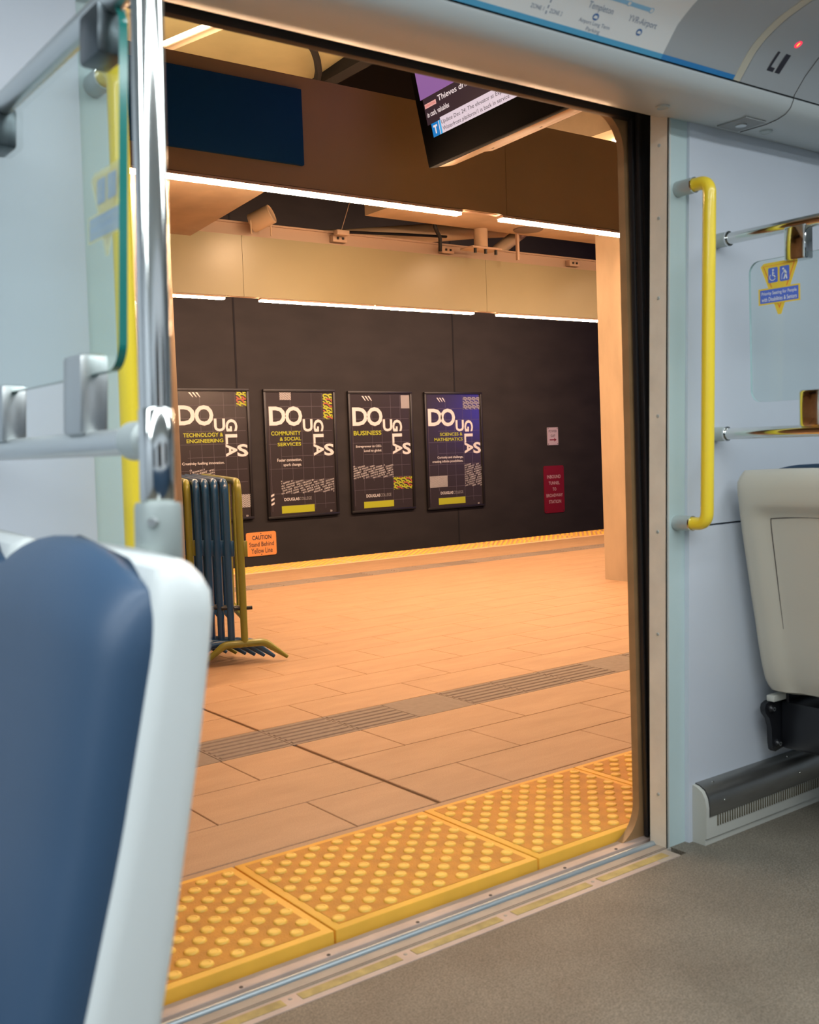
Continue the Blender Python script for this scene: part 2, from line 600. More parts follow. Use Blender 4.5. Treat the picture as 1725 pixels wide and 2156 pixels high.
def clip_poly(pts, u0, v0, u1, v1):
    def cut(pts, inside, inter):
        out = []
        for i in range(len(pts)):
            a, b = pts[i - 1], pts[i]
            if inside(b):
                if not inside(a):
                    out.append(inter(a, b))
                out.append(b)
            elif inside(a):
                out.append(inter(a, b))
        return out

    def ix(c):
        return lambda a, b: (c, a[1] + (b[1] - a[1]) * (c - a[0]) / (b[0] - a[0]))

    def iy(c):
        return lambda a, b: (a[0] + (b[0] - a[0]) * (c - a[1]) / (b[1] - a[1]), c)
    for f, g in ((lambda p: p[0] >= u0, ix(u0)), (lambda p: p[0] <= u1, ix(u1)), (lambda p: p[1] >= v0, iy(v0)), (lambda p: p[1] <= v1, iy(v1))):
        if pts:
            pts = cut(pts, f, g)
    return pts


# ================================================================== STATION SHELL
TZ = 0.0            # platform level
FZ = -0.02          # carriage floor level
YE0, YE1 = 1.955, 8.875
YN, YF = 4.32, 7.5  # the two overhead fascias

# platform floor: stone slabs on a grout bed
mb = MB()
mb.box(-6, 16, 2.44, 8.40, -0.30, -0.006, M_GROUT)
mb.box(-6, 16, 2.0, 8.80, -1.0, -0.30, M_VOID)


def slab(x0, x1, y0, y1, mt, g=0.003, z=0.0):
    b = 0.002
    x0 += g / 2
    x1 -= g / 2
    y0 += g / 2
    y1 -= g / 2
    vs_ = [(x0, y0, -0.01), (x1, y0, -0.01), (x1, y1, -0.01), (x0, y1, -0.01), (x0, y0, z - b), (x1, y0, z - b), (x1, y1, z - b), (x0, y1, z - b),
           (x0 + b, y0 + b, z), (x1 - b, y0 + b, z), (x1 - b, y1 - b, z), (x0 + b, y1 - b, z)]
    fs = [[0, 1, 5, 4], [1, 2, 6, 5], [2, 3, 7, 6], [3, 0, 4, 7], [4, 5, 9, 8], [5, 6, 10, 9], [6, 7, 11, 10], [7, 4, 8, 11], [8, 9, 10, 11]]
    mb.add(vs_, fs, mt)


rows = [2.478, 2.757, 3.046, 3.330]
r2 = [3.605 + 0.2705 * k for k in range(15)]
rows2 = [r for r in r2 if r < 7.36] + [7.395]
EXPJ = 1.91
L = 0.588


def row(y0, y1, off, xa=-5.0, xb=15.0):
    cuts = []
    x = EXPJ + off
    while x < xb:
        cuts.append(x)
        x += L
    x = EXPJ + off - L
    while x > xa:
        cuts.append(x)
        x -= L
    if off > 0.05:
        cuts.append(EXPJ)
    cuts = sorted(cuts)
    for a, b in zip(cuts, cuts[1:]):
        ga = 0.004 if abs(a - EXPJ) < 1e-6 else 0
        gb = 0.004 if abs(b - EXPJ) < 1e-6 else 0
        slab(a + ga * 2, b - gb, y0, y1, M_TILE)


for i in range(3):
    row(rows[i], rows[i + 1], 0.294 if i % 2 == 0 else 0.0)
for i in range(len(rows2) - 1):
    row(rows2[i], rows2[i + 1], 0.294 if i % 2 == 0 else 0.0)
row(7.66, 8.025, 0.294)
row(8.025, 8.385, 0.0)
# narrow trim along the tactile strip
x = -5.0
while x < 15:
    slab(x, x + 1.18, 2.447, 2.476, M_TILE, 0.002)
    x += 1.18
struct('platform_floor', mb)

# grey guidance strips set in the floor (plain and ribbed slabs)
for name, y0, y1 in (('guidance_strip', 3.330, 3.605), ('guidance_strip', 7.395, 7.66)):
    mb = MB()
    mb.box(-5, 15, y0 + 0.002, y1 - 0.002, -0.02, -0.004, M_GROUT)
    k = 0
    x = EXPJ - 0.2886 * 23
    while x < 14:
        xa, xb = x + 0.0015, x + 0.2886 - 0.0015
        mb.box(xa, xb, y0 + 0.0015, y1 - 0.0015, -0.015, -0.0005, M_GREYTILE)
        if (k % 4) in (0, 2, 3):
            for j in range(6):
                yy = y0 + 0.03 + j * (y1 - y0 - 0.06) / 5
                vs_ = [(xa + 0.006, yy - 0.012, -0.0005), (xb - 0.006, yy - 0.012, -0.0005), (xb - 0.006, yy + 0.012, -0.0005), (xa + 0.006, yy + 0.012, -0.0005),
                       (xa + 0.01, yy - 0.007, 0.0035), (xb - 0.01, yy - 0.007, 0.0035), (xb - 0.01, yy + 0.007, 0.0035), (xa + 0.01, yy + 0.007, 0.0035)]
                mb.add(vs_, [[0, 1, 5, 4], [1, 2, 6, 5], [2, 3, 7, 6], [3, 0, 4, 7], [4, 5, 6, 7]], M_GREYTILE)
        k += 1
        x += 0.2886
    struct(name, mb)

# tunnel beyond the platform: track bed, poster wall, dark roof
mb = MB()
mb.box(-6, 22, 12.5, 12.8, -1.2, 6.0, M_DARKWALL)
for xs_ in (2.9, 6.55, 10.2, 13.85):   # vertical panel joints
    mb.box(xs_ - 0.012, xs_ + 0.012, 12.494, 12.5, -1.2, 6.0, M_VOID)
struct('wall_far', mb)
mb = MB()
mb.box(-6, 22, 8.82, 12.5, -1.3, -1.15, M_VOID)
struct('track_bed', mb)
mb = MB()
mb.box(-6, 22, 2.2, 12.8, 4.6, 4.8, M_VOID)
struct('ceiling_tunnel', mb)
mb = MB()
mb.box(22, 22.2, 1.9, 12.8, -1.2, 4.8, M_VOID)
struct('wall_right_tunnel', mb)
mb = MB()
mb.box(-6.2, -6, 1.9, 12.8, -1.2, 4.8, M_VOID)
struct('wall_left_tunnel', mb)
# vault over the left part of the platform, with a rib at its edge
mb = MB()
prof = [(2.6, 3.95), (3.4, 3.86), (4.4, 3.74), (5.4, 3.63), (6.2, 3.58), (7.2, 3.56)]
pts = [(3.95 if i == 1 else -4.0, y, z) for i in (0, 1) for y, z in prof]
n = len(prof)
mb.add(pts, [[i, i + 1, n + i + 1, n + i] for i in range(n - 1)], M_VAULT, True)
mb.box(-4, 3.95, 7.2, 7.3, 3.0, 3.6, M_VAULT)
mb.box(3.95, 4.05, 3.0, 7.2, 3.52, 3.9, M_VOID)
struct('ceiling_vault', mb)
mb = MB()
mb.tube([(3.50, 5.56, 3.52), (3.53, 5.593, 3.52), (3.60, 5.666, 3.52), (3.70, 5.79, 3.52), (3.82, 5.963, 3.52), (3.90, 6.12, 3.51)], 0.024, M_VOID, 8)
tag(mb.build('vault_cable'), 'dark curved cable crossing the beige vault above the blue panel', 'cable')

# soffit box over the right part of the hall
mb = MB()
mb.box(5.07, 14, 3.2, 7.3, 2.98, 3.5, M_CONC)
struct('ceiling_soffit', mb)

# ------------------------------------------------------------------ fascias and light lines
def fascia(y, z1, name, mt, seams, x0=-4.0, x1=15.0):
    b = MB()
    edges = [x0] + seams + [x1]
    for a, c in zip(edges, edges[1:]):
        b.box(a + 0.0015, c - 0.0015, y, y + 0.05, 2.292, z1, mt)
    b.box(x0, x1, y + 0.012, y + 0.048, 2.289, z1 - 0.01, M_CHANNEL)
    return struct(name, b)


fascia(YN, 2.80, 'trim_1', M_NEARFASCIA, [0.75, 3.93, 7.1, 10.3])
fascia(YF, 2.765, 'trim_2', M_FASCIA, [1.9, 4.03, 6.54, 9.0, 11.5])


def light_line(x0, x1, y, label, group):
    t = thing('light_line', label, 'light', ((x0 + x1) / 2, y, 2.27), 0, group)
    h = (x1 - x0) / 2
    b = MB().box(-h, h, -0.012, 0.042, 0.006, 0.019, M_CHANNEL)
    b.build('housing', t)
    b = MB().box(-h + 0.004, h - 0.004, -0.008, 0.038, -0.007, 0.006, M_BAR, 0.003)
    b.build('diffuser', t)
    return t


light_line(0.8, 3.62, YN + 0.01, 'long bright white light line under the near tan fascia, below the blue panel', 'light lines under the overhead fascias')
light_line(3.90, 7.05, YN + 0.01, 'bright white light line under the near tan fascia, right piece beside the column', 'light lines under the overhead fascias')
for (a, b_), lab in (((1.95, 3.87), 'thin light line under the far beige fascia, leftmost piece above the technology poster'),
                     ((4.18, 5.27), 'thin light line under the far beige fascia, second piece from the left'),
                     ((5.285, 6.39), 'thin light line under the far beige fascia, third piece from the left'),
                     ((6.68, 8.95), 'thin light line under the far beige fascia, rightmost piece ending at the column')):
    light_line(a, b_, YF + 0.01, lab, 'light lines under the overhead fascias')

# dark blue panel on the near fascia
b = MB().box(0.9, 2.655, YN - 0.022, YN, 2.388, 2.735, M_BLUEPANEL, 0.003)
tag(b.build('blue_sign_panel'), 'dark blue blank rectangular panel mounted on the near tan fascia', 'sign')

# concrete column
mb = MB()
prof0 = [(6.054, 5.10), (6.62, 5.10), (6.62, 5.66), (6.054, 5.66)]
b0 = [(x, y, 0) for x, y in prof0]
b1 = [(x - 0.02 if i in (0, 3) else x, y, 2.98) for i, (x, y) in enumerate(prof0)]
mb.add(b0 + b1, [[0, 1, 5, 4], [1, 2, 6, 5], [2, 3, 7, 6], [3, 0, 4, 7], [4, 5, 6, 7], [3, 2, 1, 0]], M_CONC_V)
tag(mb.build('concrete_column'), 'smooth warm concrete column standing on the platform beside the door edge', 'column')

# concrete beam end coming down at the left
mb = MB()
mb.prism([(4.40, 2.335), (5.42, 2.262), (5.58, 2.30), (5.58, 2.62), (4.40, 2.76)], 'x', -0.6, 2.60, M_CONC_V)
mb.prism([(4.40, 2.38), (5.45, 2.30), (5.56, 2.34), (5.56, 2.60), (4.40, 2.74)], 'x', 2.60, 2.645, M_CONC_V)
tag(mb.build('concrete_beam'), 'board-marked concrete beam end behind the near light line at left', 'beam')

# column below the beam end
mb = MB()
mb.box(1.15, 2.03, 4.43, 4.95, 0.0, 2.345, M_CONC_V, 0.01)
tag(mb.build('concrete_column'), 'concrete column under the beam end, mostly hidden behind the chrome pole', 'column')
# stair enclosure wall further left
mb = MB()
mb.box(-3.0, -2.8, 3.0, 8.0, 0.0, 2.9, M_CONC)
struct('wall_left_stair', mb)

# soffit fittings
b = MB()
b.lathe([(0, 0.0), (0.075, 0.0), (0.085, 0.012), (0.085, 0.02)], M_BAR, Matrix.Translation((5.34, 4.70, 2.963)))
tag(b.build('soffit_downlight'), 'small round downlight glowing in the beige soffit beside the screen', 'light')
b = MB()
b.lathe([(0, 0.0), (0.125, 0.0), (0.135, 0.008), (0.135, 0.014)], mat('speaker_grille', (0.20, 0.15, 0.12), 0.7), Matrix.Translation((6.69, 7.08, 2.966)))
tag(b.build('ceiling_speaker'), 'flat round grey speaker grille set in the beige soffit', 'speaker')

# steel channel, pipes and fittings on top of the far fascia
t = thing('steel_channel', 'tan steel channel running along the top of the far fascia', 'channel', (0, 0, 0))
b = MB()
b.box(-3, 14, YF + 0.06, YF + 0.20, 2.775, 2.875, M_CHANNEL)
b.box(-3, 14, YF + 0.04, YF + 0.22, 2.868, 2.882, M_CHANNEL)
b.box(-3, 14, YF + 0.04, YF + 0.22, 2.768, 2.780, M_CHANNEL)
b.build('web', t)
for x in (4.95, 6.1, 7.7):
    b = MB().box(x - 0.07, x + 0.07, YF + 0.0, YF + 0.06, 2.79, 2.85, M_CHANNEL, 0.006)
    b.box(x - 0.035, x - 0.015, YF - 0.012, YF, 2.81, 2.83, M_BLACKMETAL, 0.004)
    b.box(x + 0.015, x + 0.035, YF - 0.012, YF, 2.81, 2.83, M_BLACKMETAL, 0.004)
    b.build('bracket', t)

b = MB()
b.tube([(4.25, 8.05, 2.82), (5.3, 7.98, 2.93), (6.75, 7.9, 3.13), (9.0, 7.8, 3.40), (11.6, 7.7, 4.50)], 0.085, M_PIPE, 20)
tag(b.build('service_pipe'), 'thick tan pipe rising to the right behind the far fascia', 'pipe')
t = thing('hanger_post', 'short round tan hanger post with a bolted plate above the far fascia', 'post', (6.30, 7.28, 2.80))
b = MB()
b.tube([(0, 0, 0.02), (0, 0, 0.18)], 0.062, M_PIPE, 20)
b.build('post', t)
b = MB().box(-0.17, 0.17, -0.09, 0.09, -0.005, 0.012, M_CHANNEL, 0.003)
b.build('base_plate', t)
for sx in (-0.12, 0.0, 0.12):
    b = MB().lathe([(0, -0.045), (0.014, -0.045), (0.014, -0.006)], M_BLACKMETAL, Matrix.Translation((sx, -0.06, 0)))
    b.build('bolt', t)
b = MB()
b.tube([(6.66, 7.62, 2.80), (7.18, 7.66, 3.12)], 0.06, M_PIPE, 16)
tag(b.build('brace_pipe'), 'slanting tan brace tube right of the hanger post', 'pipe')
b = MB().box(6.72, 6.745, 7.26, 7.285, 2.74, 2.98, M_CHANNEL)
tag(b.build('hanger_rod'), 'thin flat hanger strip below the round speaker grille', 'rod')
b = MB()
b.tube(fillet([(5.86, 7.40, 3.10), (5.88, 7.40, 2.98), (5.95, 7.42, 2.90), (5.97, 7.45, 2.79)], 0.05), 0.017, M_BLACK, 10)
tag(b.build('black_cable'), 'short black cable dropping over the top of the far fascia', 'cable')
b = MB()
b.tube([(4.88, 7.45, 2.86), (5.2, 7.55, 2.90), (5.75, 7.62, 2.945), (6.2, 7.64, 2.97)], 0.012, M_BLACK, 8)
b.tube([(4.93, 7.45, 2.87), (5.03, 7.44, 3.14)], 0.003, M_CHANNEL, 6)
b.box(4.86, 4.98, 7.40, 7.46, 2.83, 2.87, M_CHANNEL, 0.004)
tag(b.build('wire_bracket'), 'small bracket with a thin stay wire on the far channel', 'bracket')

# adjustable projector lamp can
t = thing('lamp_can', 'tan cylindrical lamp can tilted upward on the far channel', 'lamp', (4.15, 7.42, 2.765))
Mx = Matrix.Translation((0.02, 0, 0.125)) @ Vector((0.62, -0.70, 0.36)).to_track_quat('Z', 'Y').to_matrix().to_4x4()
b = MB()
b.lathe([(0, -0.09), (0.07, -0.09), (0.075, -0.08), (0.075, 0.09), (0.068, 0.095), (0.066, 0.085), (0, 0.085)], M_PIPE, Mx)
b.build('body', t)
b = MB()
b.tube(fillet([(-0.075, 0, 0.0), (-0.08, 0, 0.1), (-0.06, 0.02, 0.13)], 0.03), 0.007, M_PIPE, 8)
b.build('yoke_arm', t)
b = MB()
b.tube(fillet([(0.10, 0, 0.0), (0.10, 0, 0.1), (0.09, 0.01, 0.13)], 0.03), 0.007, M_PIPE, 8)
b.build('yoke_arm', t)

# lamp tube under the vault
t = thing('vault_tube_light', 'slim lit tube lamp under the beige vault, top left of the doorway', 'light', (2.64, 5.42, 3.35))
d = Vector((0.104, -0.404, 0)).normalized()
b = MB().tube([d * -0.8, d * 0.8], 0.012, M_TUBE, 10)
b.build('tube', t)
b = MB().tube([d * -0.82 + Vector((0.018, 0, -0.026)), d * 0.82 + Vector((0.018, 0, -0.026))], 0.018, M_CHANNEL, 10)
b.build('rail', t)
for s in (-0.5, 0.5):
    b = MB().tube([d * s + Vector((0.018, 0, -0.02)), d * s + Vector((0.02, 0, 0.28))], 0.008, M_CHANNEL, 8)
    b.build('hanger', t)

# unseen blue display, assumed and added for the reflection in the glossy posters
t = thing('assumed_display', 'unseen blue display assumed beyond the concrete column, added for the blue reflection in the poster', 'display', (16.55, 6.0, 0.0), R(37))
b = MB().box(-0.65, 0.65, -0.09, 0.0, 0.0, 2.45, M_BLACKMETAL, 0.01)
b.build('cabinet', t)
b = MB().box(-0.55, 0.55, 0.0, 0.012, 1.45, 2.40, mat('assumed_display_glow', (0, 0, 0), 0.3, emit=(0.05, 0.06, 1.0), estr=9.0))
b.build('reflection_source', t)

# ------------------------------------------------------------------ tactile tiles
TL = 0.615


def tactile_mesh():
    b = MB()
    D = 0.485
    H = 0.0
    # body with rim
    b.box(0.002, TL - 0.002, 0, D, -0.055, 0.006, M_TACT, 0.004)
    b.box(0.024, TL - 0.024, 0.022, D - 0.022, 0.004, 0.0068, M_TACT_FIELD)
    ny = 13
    s = 0.0361
    for j in range(ny - 1):
        for i in range(16):
            if (i + j) % 2:
                continue
            x = 0.037 + i * s
            y = 0.044 + j * s
            if x > TL - 0.03 or y > D - 0.03:
                continue
            prof = [(0.0168, 0.0066), (0.0157, 0.0096), (0.0138, 0.0109), (0.0090, 0.0113), (0.0083, 0.0106), (0, 0.0104)]
            b.lathe(prof, M_DOME, Matrix.Translation((x, y, 0)), 14)
    return b


x0 = 1.2055
first = None
labs = {-1: 'yellow tactile tile partly behind the seat back, leftmost along the near edge',
        0: 'full yellow tactile tile with raised domes in the middle of the near platform edge',
        1: 'yellow tactile tile with raised domes, right of the middle tile on the near edge',
        2: 'yellow tactile tile cut off by the door edge, rightmost along the near edge'}
for k in (-1, 0, 1, 2):
    if first is None:
        o = first = tactile_mesh().build('tactile_tile')
    else:
        o = first.copy()
        COL.objects.link(o)
    o.location = (x0 + (k) * TL, YE0, 0)
    tag(o, labs[k], 'tactile tile', 'tactile tiles along the near platform edge')
far_mesh = first.data.copy()  # far tiles: overexposure put into lighter copies of the near tile colours
far_mesh.materials[0] = mat('tactile_overexposed', (0.92, 0.60, 0.36), 0.55)
far_mesh.materials[1] = mat('tactile_field_overexposed', (0.78, 0.44, 0.23), 0.6)
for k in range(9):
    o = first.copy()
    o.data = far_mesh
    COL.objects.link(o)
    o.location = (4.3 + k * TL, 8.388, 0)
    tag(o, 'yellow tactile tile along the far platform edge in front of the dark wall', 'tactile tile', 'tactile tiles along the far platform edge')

# ------------------------------------------------------------------ posters
WP = Plane((0, 12.5, 0), (1, 0, 0), (0, 0, 1), (0, -1, 0))
GR = 0.1665          # grid pitch of the printed layout


def diag(b, u0, v0, u1, v1, mt, d, dirn, pitch=0.024, wd=0.011):
    n = int(((u1 - u0) + (v1 - v0)) / pitch) + 2
    for k in range(-1, n + 1):
        if dirn > 0:
            a = u0 - (v1 - v0) + k * pitch
            q = [(a, v0), (a + wd, v0), (a + wd + (v1 - v0), v1), (a + (v1 - v0), v1)]
        else:
            a = u0 + k * pitch
            q = [(a, v0), (a + wd, v0), (a + wd - (v1 - v0), v1), (a - (v1 - v0), v1)]
        q = clip_poly(q, u0, v0, u1, v1)
        if len(q) > 2:
            poly(b, WP, q, mt, d)


def scallops(b, u0, v0, u1, v1, d, mats):
    cell = 0.085
    ny = int((v1 - v0) / cell) + 2
    nx = int((u1 - u0) / cell) + 2
    for j in range(ny):
        for i in range(-1, nx):
            cx = u0 + i * cell + (0.0425 if j % 2 else 0)
            cy = v0 + j * cell * 0.72 - 0.04
            for q_, (r0, r1) in enumerate(((0.064, 0.084), (0.028, 0.046))):
                mt = mats[(i * 3 + j * 5 + q_) % len(mats)]
                N = 7
                for k in range(N):
                    a0, a1 = math.pi * (0.05 + 0.62 * k / N), math.pi * (0.05 + 0.62 * (k + 1) / N)
                    pts = [(cx + r * math.cos(a), cy + r * math.sin(a)) for r, a in ((r0, a0), (r1, a0), (r1, a1), (r0, a1))]
                    pts = clip_poly(pts, u0, v0, u1, v1)
                    if len(pts) > 2:
                        poly(b, WP, pts, mt, d + 0.0003 * (1 - q_))


WORDS = ['OPTICIANRY TECHNOLOGY FOUNDATION', 'FABRICATION TECHNOLOGY FOUNDATION', 'ENGINEERING FOUNDATIONS ENG', 'SCIENCES ENGINEERING', 'PROJECT MANAGEMENT', 'ACCOUNTING FINANCE']
SOC = ['YOUTH JUSTICE SOCIAL WORK', 'CHILD AND YOUTH CARE', 'EDUCATION ASSISTANT', 'EARLY CHILDHOOD EDUCATION', 'COMMUNITY SUPPORT WORKER']
BUS = ['PROJECT MANAGEMENT', 'ACCOUNTING AND FINANCE', 'HUMAN RESOURCES', 'SUPPLY CHAIN ANALYTICS', 'DATA ANALYTICS BUSINESS', 'COMPUTING STUDIES']
SCI = ['BIOLOGY CHEMISTRY', 'ENVIRONMENTAL STUDIES', 'GEOLOGY PHYSICS', 'MATHEMATICS', 'STATISTICS ASTRONOMY']


def wordfield(b, u0, v0, u1, v1, words, d, slope=0.22):
    """rows of small slanted lettering that fill a block, cut at its edges letter by letter"""
    h, cw = 0.0205, 0.0150
    k = 0
    v = v0 - slope * (u1 - u0)
    while v < v1:
        line = '  '.join(words[(k + q) % len(words)] for q in range(5))[(k * 7) % 11:]
        for c, ch in enumerate(line):
            u = u0 + c * cw
            if u + cw > u1 + 0.003:
                break
            vb = v + slope * (u - u0)
            if ch == ' ' or vb < v0 - 0.006 or vb + h > v1 + 0.008:
                continue
            wd = 0.35 if ch == 'I' else 0.82
            text(b, WP, ch, u, vb, u + cw * wd, vb + h, M_WHITEINK, d, 0.012, slope=slope)
        v += 0.0335
        k += 1


def poster(fr, labels, title, caps, specs, loc_words, label):
    u0, v0, u1, v1 = fr
    t = thing('poster', label, 'poster', ((u0 + u1) / 2, 12.5, v0), 0, 'posters on the dark tunnel wall')
    inv = Matrix.Translation((-(u0 + u1) / 2, -12.5, -v0))
    b = MB()
    fwid = 0.035
    for a in ((u0, v0, u1, v0 + fwid), (u0, v1 - fwid, u1, v1), (u0, v0 + fwid, u0 + fwid, v1 - fwid), (u1 - fwid, v0 + fwid, u1, v1 - fwid)):
        b.box(a[0], a[2], 12.455, 12.5, a[1], a[3], M_POSTERFRAME, 0.004)
    b.build('frame', t, inv)
    b = MB()
    b.box(u0 + fwid, u1 - fwid, 12.478, 12.499, v0 + fwid, v1 - fwid, M_POSTER)
    # printed grid
    gx = labels['D'][0]
    k = 0
    for k in range(0, 7):
        x = gx + GR * k
        if x < u1 - 0.05:
            a_, c_ = ((v0 + 0.1, v1 - 0.05) if k in (4, 5, 6) else (v0 + 0.1 + 0.17 * (k % 3), v1 - 0.1 - 0.34 * ((k + 1) % 3)))
            rect(b, WP, x - 0.0025, a_, x + 0.0025, c_, M_LINEINK, 0.0225)
    for k in range(1, 10):
        z = labels['D'][3] - 0.0 - GR * (k - 1)
        if v0 + 0.06 < z < v1 - 0.04:
            a_ = u0 + 0.06 if k % 2 == 0 else u0 + 0.25
            rect(b, WP, a_, z - 0.0025, u1 - 0.06, z + 0.0025, M_LINEINK, 0.0227)
    b.build('print_sheet', t, inv)
    b = MB()
    for ch in 'DOU':
        text(b, WP, ch, *labels[ch], M_WHITEINK, 0.024, 0.028)
    for ch in 'GLA':
        text(b, WP, ch, *labels[ch], M_WHITEINK, 0.024, 0.028, rot=-90)
    text(b, WP, 'S', *labels['S'], M_WHITEINK, 0.024, 0.028)
    b.build('headline', t, inv)
    for s, r_ in caps:
        b = MB()
        text(b, WP, s, *r_, M_WHITEINK, 0.024, 0.01)
        b.build('caption_line', t, inv)
    if 'logo' in labels:
        b = MB()
        a_ = labels['logo']
        mid = a_[0] + (a_[2] - a_[0]) * 0.545
        text(b, WP, 'DOUGLAS', a_[0], a_[1], mid, a_[3], M_WHITEINK, 0.024, 0.02)
        text(b, WP, 'COLLEGE', mid + 0.006, a_[1], a_[2], a_[3], M_GREYINK, 0.024, 0.0)
        b.build('college_name', t, inv)
    if 'num' in labels:
        b = MB()
        text(b, WP, specs['num'], *labels['num'], M_WHITEINK, 0.024, 0.02)
        b.build('sheet_number', t, inv)
    for s, r_ in title:
        b = MB()
        text(b, WP, s, *r_, M_LIMEINK, 0.024, 0.016)
        b.build('title_line', t, inv)
    if 'bar' in labels:
        b = MB()
        rect(b, WP, *labels['bar'], M_LIMEINK, 0.024)
        b.build('lime_bar', t, inv)
    if 'tick' in labels:
        b = MB()
        a_ = labels['tick']
        if a_[3] - a_[1] < 0.1:
            for k in range(3):
                w_ = (a_[2] - a_[0])
                x = a_[0] + k * w_ * 0.30
                poly(b, WP, [(x + 0.06, a_[1]), (x + w_ * 0.42, a_[1]), (x + 0.028, a_[3]), (x, a_[3])], M_WHITEINK, 0.024)
        else:
            for k in range(3):
                z = a_[1] + k * 0.057
                poly(b, WP, [(a_[0], z), (a_[2], z + 0.02), (a_[2], z + 0.048), (a_[0], z + 0.026)], M_WHITEINK, 0.024)
        b.build('tick_marks', t, inv)
    if 'stripe' in labels:
        b = MB()
        diag(b, *labels['stripe'], M_WHITEINK, 0.024, specs['stripe'])
        b.build('stripe_block', t, inv)
    if 'pat' in labels:
        b = MB()
        scallops(b, *labels['pat'], 0.024, specs['pat'])
        b.build('scallop_block', t, inv)
    if 'txt' in labels:
        b = MB()
        wordfield(b, *labels['txt'], loc_words, 0.024, specs.get('slope', 0.20))
        b.build('word_block', t, inv)
    return t


P1 = dict(tick=(5.848, 1.804, 6.013, 1.866), pat=(6.519, 1.687, 6.680, 1.873), D=(5.67, 1.452, 5.93, 1.702), O=(5.922, 1.442, 6.184, 1.704), U=(6.187, 1.366, 6.345, 1.53),
          G=(6.351, 1.363, 6.52, 1.521), L=(6.342, 1.198, 6.511, 1.326), A=(6.339, 1.037, 6.503, 1.198), S=(6.503, 1.031, 6.662, 1.193), txt=(5.821, 0.70, 6.164, 0.884),
          stripe=(6.517, 0.366, 6.662, 0.537), num=(6.591, 0.245, 6.623, 0.264))
poster((5.552, 0.205, 6.70, 1.915), P1, [('TECHNOLOGY &', (5.753, 1.299, 6.311, 1.351)), ('ENGINEERING', (5.797, 1.225, 6.309, 1.273))],
       [('Creativity fuelling innovation.', (5.721, 0.938, 6.311, 0.982))], dict(stripe=1, pat=[M_LIMEINK, M_LIMEINK, M_REDINK], num='22'), WORDS,
       'dark framed college poster lettered Technology & Engineering, behind the barricades')
P2 = dict(stripe=(7.165, 1.767, 7.341, 1.869), pat=(7.843, 1.502, 7.992, 1.859), D=(6.993, 1.428, 7.249, 1.679), O=(7.238, 1.417, 7.505, 1.681), U=(7.51, 1.338, 7.665, 1.506),
          G=(7.678, 1.334, 7.838, 1.501), L=(7.669, 1.17, 7.834, 1.302), A=(7.667, 1.006, 7.831, 1.17), S=(7.835, 1.001, 7.993, 1.165), txt=(7.137, 0.503, 7.985, 0.681),
          tick=(6.973, 0.361, 7.022, 0.524), logo=(7.174, 0.413, 7.602, 0.454), bar=(7.13, 0.247, 7.644, 0.345), num=(7.894, 0.207 + 0.02, 7.925, 0.251))
poster((6.915, 0.181, 8.036, 1.908), P2, [('COMMUNITY', (7.015, 1.295, 7.471, 1.35)), ('& SOCIAL', (7.143, 1.222, 7.472, 1.27)), ('SERVICES', (7.106, 1.15, 7.47, 1.197))],
       [('Foster connection,', (7.092, 0.938, 7.469, 0.984)), ('spark change.', (7.183, 0.870, 7.466, 0.917))], dict(stripe=-1, pat=[M_LIMEINK, M_LIMEINK, M_LIMEINK, M_REDINK], num='23'), SOC,
       'dark framed college poster lettered Community & Social Services')
P3 = dict(tick=(8.487, 1.753, 8.661, 1.82), stripe=(9.171, 1.642, 9.325, 1.831), D=(8.32, 1.403, 8.578, 1.66), O=(8.565, 1.395, 8.838, 1.662), U=(8.84, 1.316, 9.005, 1.487),
          G=(9.007, 1.312, 9.179, 1.481), L=(8.999, 1.147, 9.172, 1.281), A=(8.999, 0.985, 9.169, 1.148), S=(9.173, 0.977, 9.326, 1.146), txt=(8.306, 0.656, 8.999, 0.836),
          pat=(8.993, 0.477, 9.325, 0.652), logo=(8.508, 0.385, 8.944, 0.429), bar=(8.463, 0.235, 8.985, 0.325))
poster((8.250, 0.174, 9.365, 1.887), P3, [('BUSINESS', (8.332, 1.268, 8.807, 1.329))],
       [('Entrepreneur to CEO.', (8.363, 1.085, 8.805, 1.127)), ('Local to global.', (8.498, 1.022, 8.804, 1.065))], dict(stripe=-1, pat=[M_LIMEINK, M_LIMEINK, M_LIMEINK, M_REDINK], num=''), BUS,
       'dark framed college poster lettered Business')
P4 = dict(tick=(9.829, 1.73, 9.993, 1.794), pat=(10.337, 1.62, 10.662, 1.805), D=(9.66, 1.377, 9.923, 1.632), O=(9.895, 1.368, 10.175, 1.634), U=(10.18, 1.29, 10.342, 1.46),
          G=(10.352, 1.284, 10.518, 1.457), L=(10.344, 1.119, 10.51, 1.253), A=(10.343, 0.953, 10.512, 1.123), S=(10.512, 0.948, 10.664, 1.119), txt=(10.334, 0.455, 10.664, 0.791),
          stripe=(9.652, 0.466, 9.991, 0.633), logo=(9.852, 0.354, 10.287, 0.396), bar=(9.81, 0.204, 10.326, 0.300), num=(10.567, 0.175, 10.603, 0.195))
poster((9.595, 0.135, 10.705, 1.880), P4, [('SCIENCES &', (9.875, 1.227, 10.309, 1.274)), ('MATHEMATICS', (9.767, 1.15, 10.309, 1.199))],
       [('Curiosity and challenge,', (9.813, 0.880, 10.306, 0.925)), ('creating infinite possibilities.', (9.716, 0.820, 10.303, 0.866))], dict(stripe=1, pat=[M_GREYINK], num='25'), SCI,
       'dark framed college poster lettered Sciences & Mathematics, tinged blue, rightmost of the row')


